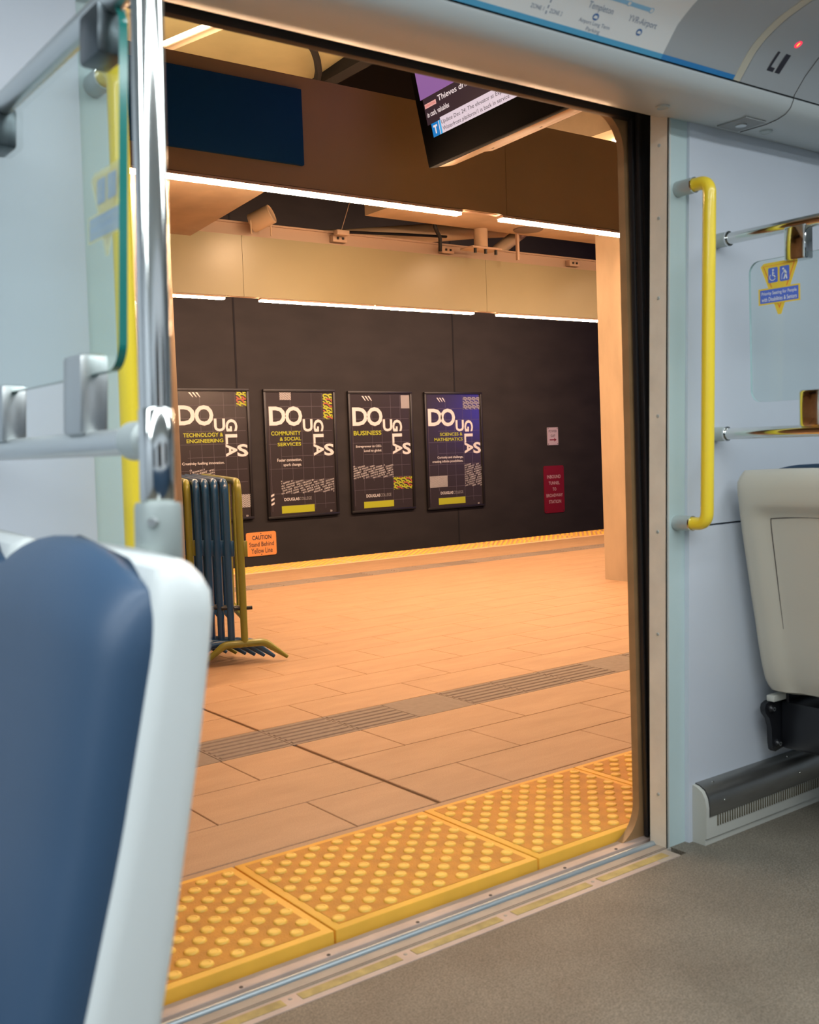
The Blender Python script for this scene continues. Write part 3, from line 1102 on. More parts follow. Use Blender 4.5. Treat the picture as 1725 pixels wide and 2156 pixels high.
# ------------------------------------------------------------------ wall signs
def sign(name, label, r, mt, corner, lines, tmt, bolts, d=0.012):
    u0, v0, u1, v1 = r
    t = thing(name, label, 'sign', ((u0 + u1) / 2, 12.5, v0))
    inv = Matrix.Translation((-(u0 + u1) / 2, -12.5, -v0))
    b = MB()
    b.prism(rrect(u0, v0, u1, v1, corner), 'y', 12.5 - d, 12.499, mt)
    b.build('plate', t, inv)
    for s, q, bo in lines:
        b = MB()
        text(b, WP, s, *q, tmt, d + 0.001, bo)
        b.build('lettering', t, inv)
    if name == 'arrow_sign':
        b = MB()
        z = v0 + 0.085
        rect(b, WP, u0 + 0.045, z - 0.009, u1 - 0.085, z + 0.009, M_REDSIGN, d + 0.001)
        poly(b, WP, [(u1 - 0.10, z - 0.032), (u1 - 0.035, z), (u1 - 0.10, z + 0.032), (u1 - 0.082, z)], M_REDSIGN, d + 0.001)
        b.build('arrow', t, inv)
    for u, v in bolts:
        b = MB()
        b.lathe([(0.008, 0.0), (0.007, 0.004), (0, 0.005)], M_DARKTXT, Matrix.Translation((u, 12.5 - d, v)) @ Matrix.Rotation(R(90), 4, 'X'), 10)
        b.build('bolt', t, inv)
    return t


sign('caution_sign', 'orange rounded sign reading caution stand behind yellow line, low on the dark wall', (6.58, -0.29, 7.029, 0.025), M_ORANGESIGN, 0.03,
     [('CAUTION', (6.668, -0.075, 6.955, -0.018), 0.022), ('Stand Behind', (6.622, -0.165, 6.990, -0.105), 0.008), ('Yellow Line', (6.648, -0.255, 6.966, -0.187), 0.008)],
     M_DARKTXT, [(6.80, 0.005), (6.80, -0.272)])
sign('arrow_sign', 'small pale sign reading power gap with an arrow on the dark wall', (12.095, 1.03, 12.335, 1.315), M_WHITESIGN, 0.008,
     [('POWER', (12.125, 1.235, 12.305, 1.275), 0.0), ('GAP', (12.165, 1.160, 12.265, 1.200), 0.0)], M_DARKTXT,
     [(12.112, 1.30), (12.318, 1.30), (12.112, 1.048), (12.318, 1.048)])
sign('tunnel_sign', 'dark red upright sign reading inbound tunnel to Broadway station', (11.99, -0.07, 12.44, 0.695), M_REDSIGN, 0.035,
     [('INBOUND', (12.060, 0.490, 12.365, 0.545), 0.004), ('TUNNEL', (12.092, 0.388, 12.338, 0.440), 0.004), ('TO', (12.178, 0.290, 12.258, 0.340), 0.004),
      ('BROADWAY', (12.035, 0.188, 12.400, 0.240), 0.004), ('STATION', (12.088, 0.086, 12.360, 0.138), 0.004)], mat('sign_lettering', (0.62, 0.45, 0.48), 0.5),
     [(12.02, 0.66), (12.41, 0.66), (12.02, -0.04), (12.41, -0.04)])

# ------------------------------------------------------------------ passenger information screen
P0 = Vector((3.232, 4.10, 2.400))
tu = Vector((-0.091, -0.995, 0)).normalized()
tv = (Vector((-0.205, 0.0, 0.985)) - tu * Vector((-0.205, 0.0, 0.985)).dot(tu)).normalized()
tn = tu.cross(tv).normalized()
if tn.x > 0:
    tn = -tn
t = thing('information_screen', 'black flat information screen showing news text, hung under the ceiling', 'screen', P0)
TM = Matrix((tu, tn, tv)).transposed().to_4x4()    # local x along the screen, y out of the screen, z up
TVW, TVH = 1.12, 0.66
b = MB().box(0, TVW, -0.055, 0.0, 0, TVH, M_TVBLACK, 0.006, TM)
b.build('bezel', t)
b = MB().box(0.0, TVW, -0.15, -0.057, 0.0, TVH, M_TVCASE, 0.006, TM)
b.build('case', t)
b = MB().box(0.18, TVW + 0.1, -0.26, -0.15, 0.015, 0.055, M_TVCASE, 0.003, TM)
b.build('mounting_rail', t)
for sx in (0.26, 0.62):
    b = MB().lathe([(0.008, 0.0), (0.007, -0.004), (0, -0.005)], M_BLACKMETAL, TM @ Matrix.Translation((sx, -0.20, 0.015)), 10)
    b.build('screw', t)
b = MB().box(0.4, 0.5, -0.24, -0.16, 0.05, 1.2, M_TVCASE, 0.004, TM)
b.build('hanger', t)
TP = Plane((0, 0, 0), tu, tv, tn)
b = MB()
s0 = 0.094
rect(b, TP, s0, 0.122, 0.152, 0.184, M_SCR_BLUE, 0.002)
rect(b, TP, 0.152, 0.122, 0.158, 0.184, M_SCR_WHITE, 0.002)
rect(b, TP, 0.158, 0.122, 0.172, 0.184, M_SCR_LBLUE, 0.002)
rect(b, TP, 0.172, 0.122, 1.06, 0.184 + 0.01, M_SCR_WHITE, 0.002)
rect(b, TP, s0 - 0.03, 0.184, 1.06, 0.305, M_SCR_DARK, 0.0015)
rect(b, TP, s0 - 0.05, 0.305, 1.06, 0.61, M_SCR_PURPLE, 0.0015)
b.build('picture', t)
b = MB()
text(b, TP, 'T', 0.108, 0.134, 0.140, 0.173, M_SCR_TXT, 0.003, 0.05)
b.build('letter_mark', t)
b = MB()
text(b, TP, 'Thieves drill into safe', 0.185, 0.263, 0.62, 0.289, M_SCR_TXT, 0.003, 0.012)
b.build('news_headline', t)
b = MB()
text(b, TP, 'in cash, valuables', 0.080, 0.212, 0.262, 0.240, M_SCR_TXT, 0.003, 0.012)
b.build('news_headline', t)
b = MB()
rect(b, TP, 0.072, 0.258, 0.168, 0.278, M_SCR_PINK, 0.0025)
text(b, TP, 'INTERNATIONAL', 0.078, 0.263, 0.162, 0.273, M_SCR_RED, 0.003, 0.01)
b.build('news_tag', t)
b = MB()
text(b, TP, 'Update Dec 24: The elevator at Expo Line Main', 0.178, 0.157, 0.80, 0.180, M_SCR_DARK, 0.003, 0.0)
b.build('service_notice', t)
b = MB()
text(b, TP, 'Waterfront platform/1 is back in service. On Monday', 0.182, 0.126, 0.86, 0.150, M_SCR_DARK, 0.003, 0.0)
b.build('service_notice', t)


# ------------------------------------------------------------------ nested crowd barriers
BH = 0.925
BL = 1.85
fdir = Vector((0.938, -0.347, 0)).normalized()
pdir = Vector((0.347, 0.938, 0)).normalized()
base = Vector((2.495, 4.80, 0))


def barrier(mt, yellow):
    """local x = along the fence, local y = across (foot direction)"""
    t = bpy.data.objects.new('crowd_barrier', None)
    COL.objects.link(t)
    b = MB()
    pts = fillet([(0, 0, 0.09), (0, 0, BH), (BL, 0, BH), (BL, 0, 0.09)], 0.085, 8)
    b.tube(pts, 0.0185, mt, 14)
    b.tube([(0, 0, 0.235), (BL, 0, 0.235)], 0.015, mt, 12)
    b.build('frame', t)
    bar0 = None
    for k in range(1, 9):
        x = BL * k / 9
        if bar0 is None:
            bar0 = MB().tube([(0, 0, 0.235), (0, 0, BH)], 0.008, mt, 8).build('upright_bar', t)
            o = bar0
        else:
            o = bar0.copy()
            COL.objects.link(o)
            o.parent = t
        o.location = (x, 0, 0)
    foot0 = None
    for x in (0.0, BL):
        if foot0 is None:
            c = fillet([(0, -0.215, 0.018), (0, -0.10, 0.105), (0, 0.10, 0.105), (0, 0.215, 0.018)], 0.07, 6)
            foot0 = MB().tube(c, [0.009] + [0.019] * (len(c) - 2) + [0.009], mt, 12).build('foot', t)
            o = foot0
        else:
            o = foot0.copy()
            COL.objects.link(o)
            o.parent = t
        o.location = (x, 0, 0)
    h = MB()
    h.box(-0.012, 0.012, -0.034, -0.012, 0.545, 0.625, mt, 0.004)
    h.build('hook_clip', t)
    h = MB()
    h.tube([(0, -0.045, 0.285), (0, 0.045, 0.285)], 0.010, M_BLACKMETAL, 10)
    h.build('bolt', t)
    return t


byel = barrier(M_BARRIER_YEL, True)
bblu = barrier(M_BARRIER_BLUE, False)
rz = math.atan2(pdir.y, pdir.x)
spec = ['y', 'b', 'b', 'b', 'b', 'y', 'b', 'b', 'b']
blab = ['olive yellow crowd barrier, rightmost of the nested stack', 'blue crowd barrier next to the rightmost yellow one', 'blue crowd barrier, second blue one from the right of the stack',
        'blue crowd barrier, third blue one from the right of the stack', 'blue crowd barrier just right of the inner yellow one', 'olive yellow crowd barrier in the middle of the nested blue ones',
        'blue crowd barrier just left of the inner yellow one', 'blue crowd barrier near the pole, second from the left end of the stack', 'blue crowd barrier at the left end of the stack']
used = set()
offs = [0, 0.060, 0.105, 0.148, 0.190, 0.233, 0.278, 0.322, 0.366]
for k, c in enumerate(spec):
    src = byel if c == 'y' else bblu
    o = src if c not in used else copy_tree(src)
    used.add(c)
    q = base - fdir * offs[k] + pdir * (0.046 * k)
    o.location = q
    o.rotation_euler = (0, 0, rz)
    tag(o, blab[k], 'crowd barrier', 'nested crowd barriers on the platform')

# ================================================================== CARRIAGE
XA, XB = -2.2, 5.2
WY0, WLEAN = 1.822, 0.022      # wall leans in towards the top


def wy(z):
    return WY0 - WLEAN * max(z, 0) - 0.004 * max(z, 0) ** 2


DX0, DX1 = 0.722, 2.168        # doorway between the jambs
PX0, PX1 = 0.660, 2.238        # outer edges of the door pillars

# floor
mb = MB()
mb.box(XA, XB, -1.05, 1.774, FZ - 0.08, FZ, M_TRAINFLOOR)
mb.box(XA, DX0 - 0.01, 1.774, 1.86, FZ - 0.08, FZ, M_TRAINFLOOR)
mb.box(DX1 + 0.01, XB, 1.774, 1.86, FZ - 0.08, FZ, M_TRAINFLOOR)
struct('floor', mb)


def wall_strip(mb, x0, x1, y_off, mt, z0=FZ, z1=1.88, thick=0.04, n=10):
    zs = [z0 + (z1 - z0) * k / n for k in range(n + 1)]
    f = [(wy(z) + y_off, z) for z in zs]
    bk = [(wy(z) + y_off + thick, z) for z in zs]
    loop = f + bk[::-1]
    m_ = len(loop)
    vs_ = [(x0, y, z) for y, z in loop] + [(x1, y, z) for y, z in loop]
    fs = [[i, (i + 1) % m_, m_ + (i + 1) % m_, m_ + i] for i in range(m_)]
    mb.add(vs_, fs, mt)
    nn = len(f)
    for off in (0, m_):
        mb.add([vs_[off + i] for i in range(m_)], [[i, i + 1, m_ - 2 - i, m_ - 1 - i] for i in range(nn - 1)], mt)


for nm, x0, x1 in (('wall_right', PX1, XB), ('wall_left', XA, PX0)):
    mb = MB()
    wall_strip(mb, x0, x1, -0.002, M_WALL, 0.83, 1.88)
    wall_strip(mb, x0, x1, -0.008, M_WALL, FZ, 0.825)
    wall_strip(mb, x0, x1, 0.03, M_WALL)
    struct(nm, mb)
for nm, x0, x1, jx0, jx1 in (('trim_3', DX1, PX1, DX1 - 0.004, DX1 + 0.004), ('trim_4', PX0, DX0, DX0 - 0.004, DX0 + 0.004)):
    mb = MB()
    wall_strip(mb, x0, x1, 0.006, M_PILLAR, thick=0.06)
    o = struct(nm, mb)
    mb = MB()
    wall_strip(mb, jx0, jx1, 0.004, M_JAMB, FZ, 1.89, 0.058)
    wall_strip(mb, jx0 + (0 if jx0 > 1 else 0.004), jx1 - (0.004 if jx0 > 1 else 0), 0.002, M_CAST, FZ, 1.89, 0.006)
    o2 = mb.build('jamb_liner', o)
    for z in (0.12, 0.55, 0.82, 1.12, 1.42, 1.62, 1.80):
        b = MB()
        sgn = -1 if jx0 > 1 else 1
        xf = jx0 if jx0 > 1 else jx1
        b.lathe([(0.0045, 0), (0.004, 0.002), (0, 0.0025)], M_CAST, Matrix.Translation((xf, wy(z) + 0.034, z)) @ Matrix.Rotation(R(90 * sgn), 4, 'Y'), 10)
        b.build('screw', o)

# roof profile (header over the door, cove and ceiling), swept along the car
PROF = [(1.93, 1.925), (1.862, 1.897), (1.80, 1.868), (1.737, 1.852), (1.66, 1.851), (1.625, 1.855), (1.602, 1.862), (1.588, 1.873), (1.580, 1.888), (1.579, 1.897)]
COVE = [(1.579, 1.897), (1.557, 1.924), (1.530, 1.955), (1.496, 1.978), (1.454, 1.998), (1.392, 2.016), (1.30, 2.030)]
CEIL = [(1.30, 2.030), (1.1, 2.048), (0.8, 2.06), (0.33, 2.066), (-0.2, 2.06), (-0.6, 2.04), (-0.9, 1.96), (-1.02, 1.85)]
mb = MB()
mb.sheet(PROF, XA, XB, M_HEADER)
mb.sheet(COVE, XA, 1.905, M_COVE)
mb.sheet(COVE, 1.905, XB, M_COVE)
mb.sheet(CEIL, XA, XB, M_HEADER)
mb.sheet([(1.93, 1.925), (1.93, 2.3), (-1.1, 2.3), (-1.1, 1.85)], XA, XB, M_HEADER, False)
struct('ceiling', mb)


def cove_pt(x, s, d=0.0):
    """point at arc length s up the cove from its lower edge, d metres off the surface"""
    pts = COVE
    d *= 0.35
    for (a, b_), (c, e) in zip(pts, pts[1:]):
        l_ = math.hypot(c - a, e - b_)
        if s <= l_ or (c, e) == pts[-1]:
            t_ = s / l_
            ny, nz = -(e - b_) / l_, (c - a) / l_
            return Vector((x, a + (c - a) * t_ + ny * d, b_ + (e - b_) * t_ + nz * d))
        s -= l_


class CovePlane:
    def __init__(self, s_off=0.0):
        self.s0 = s_off

    def p(self, u, v, d=0.0):
        return cove_pt(u, v + self.s0, d)


CP = CovePlane()


def cove_strip(mb, x0, x1, s0, s1, mt, d, n=8):
    a = [cove_pt(x0, s0 + (s1 - s0) * k / n, d) for k in range(n + 1)]
    c = [cove_pt(x1, s0 + (s1 - s0) * k / n, d) for k in range(n + 1)]
    mb.add(a + c, [[k, k + 1, n + 2 + k, n + 1 + k] for k in range(n)], mt, True)


# route map panel in the cove above the door
t = thing('route_map', 'white route map panel with station names above the train door', 'map', (0.2, 1.5, 1.9))
inv = Matrix.Translation((-0.2, -1.5, -1.9))
mb = MB()
cove_strip(mb, 0.62, 1.905, 0.0, 0.30, M_MAP, 0.002, 12)
mb.build('map_sheet', t, inv)
mb = MB()
cove_strip(mb, 0.62, 1.905, 0.0, 0.011, M_TEAL_STRIPE, 0.0035, 2)
cove_strip(mb, 0.62, 1.809, 0.083, 0.092, M_MAPBLUE, 0.0035, 2)
mb.build('blue_line', t, inv)
mb = MB()
for x in (1.741, 1.809, 1.60, 1.45, 1.30):
    c0 = [(x + 0.0062 * math.cos(2 * math.pi * k / 16), 0.0875 + 0.0062 * math.sin(2 * math.pi * k / 16)) for k in range(16)]
    c1 = [(x + 0.0045 * math.cos(2 * math.pi * k / 16), 0.0875 + 0.0045 * math.sin(2 * math.pi * k / 16)) for k in range(16)]
    poly(mb, CP, c0, M_MAPBLUE, 0.0042)
    poly(mb, CP, c1, M_MAP, 0.0048)
mb.build('station_dot', t, inv)
mb = MB()
for s_, q in (('Templeton', (1.640, 0.052, 1.712, 0.069)), ('YVR-Airport', (1.760, 0.050, 1.848, 0.067)), ('Airport Long Term', (1.632, 0.024, 1.722, 0.034)),
              ('Parking', (1.660, 0.011, 1.700, 0.021)), ('ZONE 1', (1.498, 0.026, 1.533, 0.034)), ('ZONE 2', (1.549, 0.026, 1.584, 0.034))):
    mb = MB()
    text(mb, CP, s_, *q, M_MAPTXT, 0.004)
    mb.build('map_lettering', t, inv)
mb = MB()
for k in range(8):
    rect(mb, CP, 1.5405, 0.022 + k * 0.011, 1.5435, 0.028 + k * 0.011, M_MAPTXT, 0.004)
mb.build('zone_line', t, inv)
for (x, s_) in ((1.672, 0.043), (1.807, 0.039)):
    mb = MB()
    c0 = [(x + 0.0085 * math.cos(2 * math.pi * k / 20), s_ + 0.0072 * math.sin(2 * math.pi * k / 20)) for k in range(20)]
    poly(mb, CP, c0, M_MAPICON, 0.004)
    poly(mb, CP, [(x - 0.0055, s_ - 0.003), (x + 0.0055, s_ - 0.003), (x + 0.0055, s_ - 0.0005), (x + 0.003, s_ + 0.003), (x - 0.003, s_ + 0.003), (x - 0.0055, s_ - 0.0005)], M_MAP, 0.0045)
    mb.build('map_symbol', t, inv)

# end panel: blue stripe, gasket, indicator panel
mb = MB()
cove_strip(mb, 1.905, 2.162, 0.0, 0.011, M_BLUE_STRIPE, 0.003, 2)
tag(mb.build('blue_stripe_trim'), 'dark blue stripe along the cove right of the route map', 'stripe')
mb = MB()
a_ = [cove_pt(2.163, 0.30 * k / 14, 0.0035) for k in range(15)]
c_ = [cove_pt(2.187, 0.30 * k / 14, 0.0035) for k in range(15)]
a2 = [cove_pt(2.163, 0.30 * k / 14, 0.0) for k in range(15)]
c2 = [cove_pt(2.187, 0.30 * k / 14, 0.0) for k in range(15)]
for A_, B_ in ((a_, c_), (a2, a_), (c_, c2)):
    mb.add(A_ + B_, [[k, k + 1, 16 + k, 15 + k] for k in range(14)], M_GASKET, True)
tag(mb.build('gasket_strip'), 'curved beige gasket strip between the blue stripe and the panel marked L1', 'gasket')
t = thing('indicator_panel', 'grey curved access panel marked L1 with a small red light above the door', 'panel', (2.3, 1.52, 1.9))
inv = Matrix.Translation((-2.3, -1.52, -1.9))
mb = MB()
cove_strip(mb, 2.190, 2.402, 0.0, 0.30, M_COVE, 0.002, 14)
mb.build('panel', t, inv)
mb = MB()
text(mb, CP, 'L', 2.257, 0.040, 2.282, 0.088, M_DARKTXT, 0.003, 0.035)
text(mb, CP, '1', 2.289, 0.040, 2.308, 0.088, M_DARKTXT, 0.003, 0.035)
mb.build('lettering', t, inv)
b = MB()
c0 = [(2.300 + 0.0105 * math.cos(R(22.5 + 45 * k)), 0.1175 + 0.0105 * math.sin(R(22.5 + 45 * k))) for k in range(8)]
poly(b, CP, c0, M_LED_RED, 0.004)
c0 = [(2.300 + 0.0022 * math.cos(R(45 * k)), 0.1175 + 0.0065 * math.sin(R(45 * k))) for k in range(8)]
poly(b, CP, c0, M_LED_CORE, 0.005)
b.build('red_light', t, inv)
# panel joint that runs down round the header nose
b = MB()
b.tube([Vector((2.405, y - 0.0005, z - 0.0012)) for y, z in [(1.737, 1.852), (1.66, 1.851), (1.625, 1.855), (1.602, 1.862), (1.588, 1.873), (1.580, 1.888)]] +
       [cove_pt(2.405, s, 0.001) for s in (0.005, 0.05, 0.10, 0.16, 0.25)], 0.0009, M_GROOVE, 6)
b.tube([cove_pt(x, 0.0, 0.0005) for x in (2.19, 2.405, 3.4)], 0.0004, M_COVE, 6)
b.build('panel_joint', t, inv)
# latch plate and locks under the header
t = thing('latch_plate', 'grey flat latch plate with a lock on the header underside, right of the door', 'plate', (2.345, 1.69, 1.851))
b = MB().box(-0.042, 0.042, -0.045, 0.042, -0.003, 0.002, mat('latch_grey', (0.27, 0.29, 0.29), 0.45), 0.001)
b.build('plate', t)
b = MB().lathe([(0.014, 0), (0.014, -0.003), (0.011, -0.004), (0, -0.004)], M_BRUSHED, Matrix.Translation((0, 0, -0.003)), 18)
b.build('lock', t)
for loc, lab in (((2.46, 1.697, 1.850), 'small round lock on the header underside right of the latch plate'), ((2.056, 1.70, 1.851), 'small round lock on the header underside above the door pillar')):
    b = MB().lathe([(0.017, 0.004), (0.017, -0.002), (0.013, -0.004), (0.012, -0.0025), (0, -0.0025)], M_CAST, Matrix.Translation(loc), 20)
    tag(b.build('round_lock'), lab, 'lock', 'round locks under the header')

# ---- outer body frame with rounded opening, and the black door leaf edges
def ring_plate(mb, outer, inner, y0, y1, mt):
    n_ = len(inner)
    def nearest_outer(p):
        cx, cz = (outer[0] + outer[2]) / 2, (outer[1] + outer[3]) / 2
        dx, dz = p[0] - cx, p[1] - cz
        s = min((outer[2] - cx) / abs(dx) if dx else 9e9, (outer[3] - cz) / abs(dz) if dz else 9e9)
        return (cx + dx * s, cz + dz * s)
    oo = [nearest_outer(p) for p in inner]
    for y in (y0, y1):
        vs_ = [(p[0], y, p[1]) for p in inner] + [(p[0], y, p[1]) for p in oo]
        mb.add(vs_, [[i, (i + 1) % n_, n_ + (i + 1) % n_, n_ + i] for i in range(n_)], mt)
    vs_ = [(p[0], y0, p[1]) for p in inner] + [(p[0], y1, p[1]) for p in inner]
    mb.add(vs_, [[i, (i + 1) % n_, n_ + (i + 1) % n_, n_ + i] for i in range(n_)], mt, True)


FX0, FX1 = 0.716, 2.172
mb = MB()
ring_plate(mb, (-0.6, -0.6, 3.6, 2.4), rrect(FX0, FZ - 0.004, FX1, 1.914, 0.10, 10), 1.928, 1.950, M_FRAME)
struct('door_frame', mb)
t = thing('door_leaf', 'black rubber edge of the open right door leaf in its pocket', 'door', (2.2, 1.9, 0))
b = MB().box(0.0, 0.45, -0.008, 0.022, FZ + 0.004, 1.93, M_RUBBER, 0.003)
b.build('leaf', t)
b = MB()
b.box(-0.012, 0.004, -0.010, 0.003, FZ + 0.004, 1.93, M_RUBBER, 0.004)
b.box(-0.020, -0.010, 0.006, 0.022, FZ + 0.004, 1.93, M_RUBBER, 0.004)
b.build('rubber_seal', t)
t = thing('door_leaf', 'black rubber edge of the open left door leaf behind the pole', 'door', (0.665, 1.9, 0))
b = MB().box(-0.45, 0.0, -0.008, 0.022, FZ + 0.004, 1.93, M_RUBBER, 0.003)
b.build('leaf', t)
b = MB().box(-0.002, 0.014, -0.008, 0.020, FZ + 0.004, 1.93, M_RUBBER, 0.004)
b.build('rubber_seal', t)
b = MB().box(0.70, 2.22, 1.905, 1.927, 1.895, 1.95, M_RUBBER, 0.002)
tag(b.build('door_seal'), 'black rubber seal along the top of the doorway', 'seal')

# ---- door sill
t = bpy.data.objects.new('door_sill', None)
COL.objects.link(t)
t['kind'] = 'structure'
SX0, SX1 = 0.66, 2.235
b = MB().box(SX0, SX1, 1.905, 1.948, FZ - 0.06, FZ + 0.001, M_SILL, 0.002)
b.build('outer_plate', t)
b = MB().box(SX0, SX1, 1.889, 1.906, FZ - 0.06, FZ - 0.012, M_GROOVE)
b.build('door_groove', t)
b = MB()
b.tube([(SX0, 1.876, FZ - 0.003), (SX1, 1.876, FZ - 0.003)], 0.0105, M_RAIL, 16)
b.box(SX0, SX1, 1.862, 1.890, FZ - 0.06, FZ - 0.004, M_RAIL)
b.build('guide_rail', t)
b = MB()
b.box(SX0, SX1 - 0.06, 1.822, 1.863, FZ - 0.06, FZ + 0.0005, M_SILL2, 0.001)
for y in (1.834, 1.828):
    b.box(SX0, SX1 - 0.06, y - 0.001, y + 0.001, FZ, FZ + 0.0009, M_GROOVE)
b.build('inner_plate', t)
b = MB()
b.box(0.45, 2.150, 1.772, 1.822, FZ - 0.05, FZ + 0.0012, M_SILL, 0.001)
b.box(2.075, 2.152, 1.7725, 1.8215, FZ, FZ + 0.0016, M_SILL2)
b.build('tread_plate', t)
for a_, c_ in ((0.45, 0.70), (0.74, 0.985), (1.022, 1.268), (1.305, 1.552), (1.594, 1.842), (1.878, 2.126)):
    b = MB().box(a_, c_, 1.788, 1.814, FZ, FZ + 0.0022, M_INSERT)
    b.build('yellow_insert', t)
for a_ in (0.72, 1.003, 1.287, 1.573, 1.860):
    MB().lathe([(0.0045, 0), (0.004, 0.0012), (0, 0.0012)], M_SILL2, Matrix.Translation((a_, 1.806, FZ + 0.0012)), 10).build('screw', t)
for a_ in (0.95, 1.16, 1.40, 1.62, 1.87, 2.06):
    MB().lathe([(0.0045, 0), (0.004, 0.0012), (0, 0.0012)], M_GROOVE, Matrix.Translation((a_, 1.912, FZ + 0.001)), 10).build('screw', t)

# ---- yellow grab handles on the door pillars
def grab_handle(x, label):
    t = thing('grab_handle', label, 'handle', (x, 0, 0), 0, 'yellow grab handles beside the door')
    zt, zb_ = 1.690, 0.842
    yt, yb = wy(zt) + 0.006, wy(zb_) + 0.006
    b = MB()
    out = 0.098
    pts = fillet([(0, yt - 0.035, zt), (0, yt - out, zt), (0, yb - out, zb_), (0, yb - 0.035, zb_)], 0.062, 10)
    b.tube(pts, 0.0165, M_YELLOW, 20)
    b.build('bar', t)
    for z, y in ((zt, yt), (zb_, yb)):
        b = MB().lathe([(0, 0.052), (0.0185, 0.052), (0.0195, 0.048), (0.0195, 0), (0.021, 0)], M_CAST,
                       Matrix.Translation((0, y, z)) @ Matrix.Rotation(R(90), 4, 'X'), 24)
        b.lathe([(0.0168, 0.050), (0.0196, 0.050), (0.0196, 0.054), (0.0168, 0.054)], M_CHROME,
                Matrix.Translation((0, y, z)) @ Matrix.Rotation(R(90), 4, 'X'), 24)
        b.build('mount', t)


grab_handle(2.203, 'bright yellow grab handle on the pillar right of the door')
grab_handle(0.690, 'bright yellow grab handle behind the glass screen and pole at left')


# ---- windscreens
def rounded_glass(t, y0, y1, z0, z1, r, edge_mt, th=0.008, ew=0.0022):
    out = rrect(y0, z0, y1, z1, r, 8)
    b = MB()
    n_ = len(out)
    for x in (-th / 2, th / 2):
        b.add([(x, p[0], p[1]) for p in out], [list(range(n_))], M_GLASS)
    o = b.build('pane', t)
    b = MB()
    b.add([(-th / 2, p[0], p[1]) for p in out] + [(th / 2, p[0], p[1]) for p in out], [[i, (i + 1) % n_, n_ + (i + 1) % n_, n_ + i] for i in range(n_)], edge_mt, True)
    b.build('polished_edge', o)


def clip(t, y, z0, z1, mt):
    b = MB().box(-0.018, 0.018, y - 0.030, y + 0.030, z0, z1, mt, 0.006)
    b.build('glass_clip', t)


SP = lambda x, side: Plane((x, 0, 0), (0, side, 0), (0, 0, 1), (side, 0, 0))


class ScaledPlane:
    def __init__(self, pl, u0, v0, su, sv):
        self.q = (pl, u0, v0, su, sv)

    def p(self, u, v, d=0.0):
        pl, u0, v0, su, sv = self.q
        return pl.p(u0 + (u - u0) * su, v0 + (v - v0) * sv, d)


def translucent(name, col, a):
    """thin printed vinyl seen from its back through glass"""
    mt = mat(name, col, 0.5)
    nt = mt.node_tree
    tr = nt.nodes.new('ShaderNodeBsdfTransparent')
    mx = nt.nodes.new('ShaderNodeMixShader')
    mx.inputs[0].default_value = a
    nt.links.new(tr.outputs[0], mx.inputs[1])
    nt.links.new(nt.nodes['Principled BSDF'].outputs[0], mx.inputs[2])
    nt.links.new(mx.outputs[0], nt.nodes['Material Output'].inputs[0])
    return mt


STICKER_FRONT = (M_STICKER_Y, M_STICKER_B, M_STICKER_O, M_STICKER_W)
STICKER_BACK = (translucent('vinyl_back_yellow', (0.82, 0.68, 0.30), 0.65), translucent('vinyl_back_blue', (0.36, 0.46, 0.66), 0.75),
                translucent('vinyl_back_orange', (0.75, 0.52, 0.36), 0.3), translucent('vinyl_back_white', (0.75, 0.78, 0.78), 0.5))


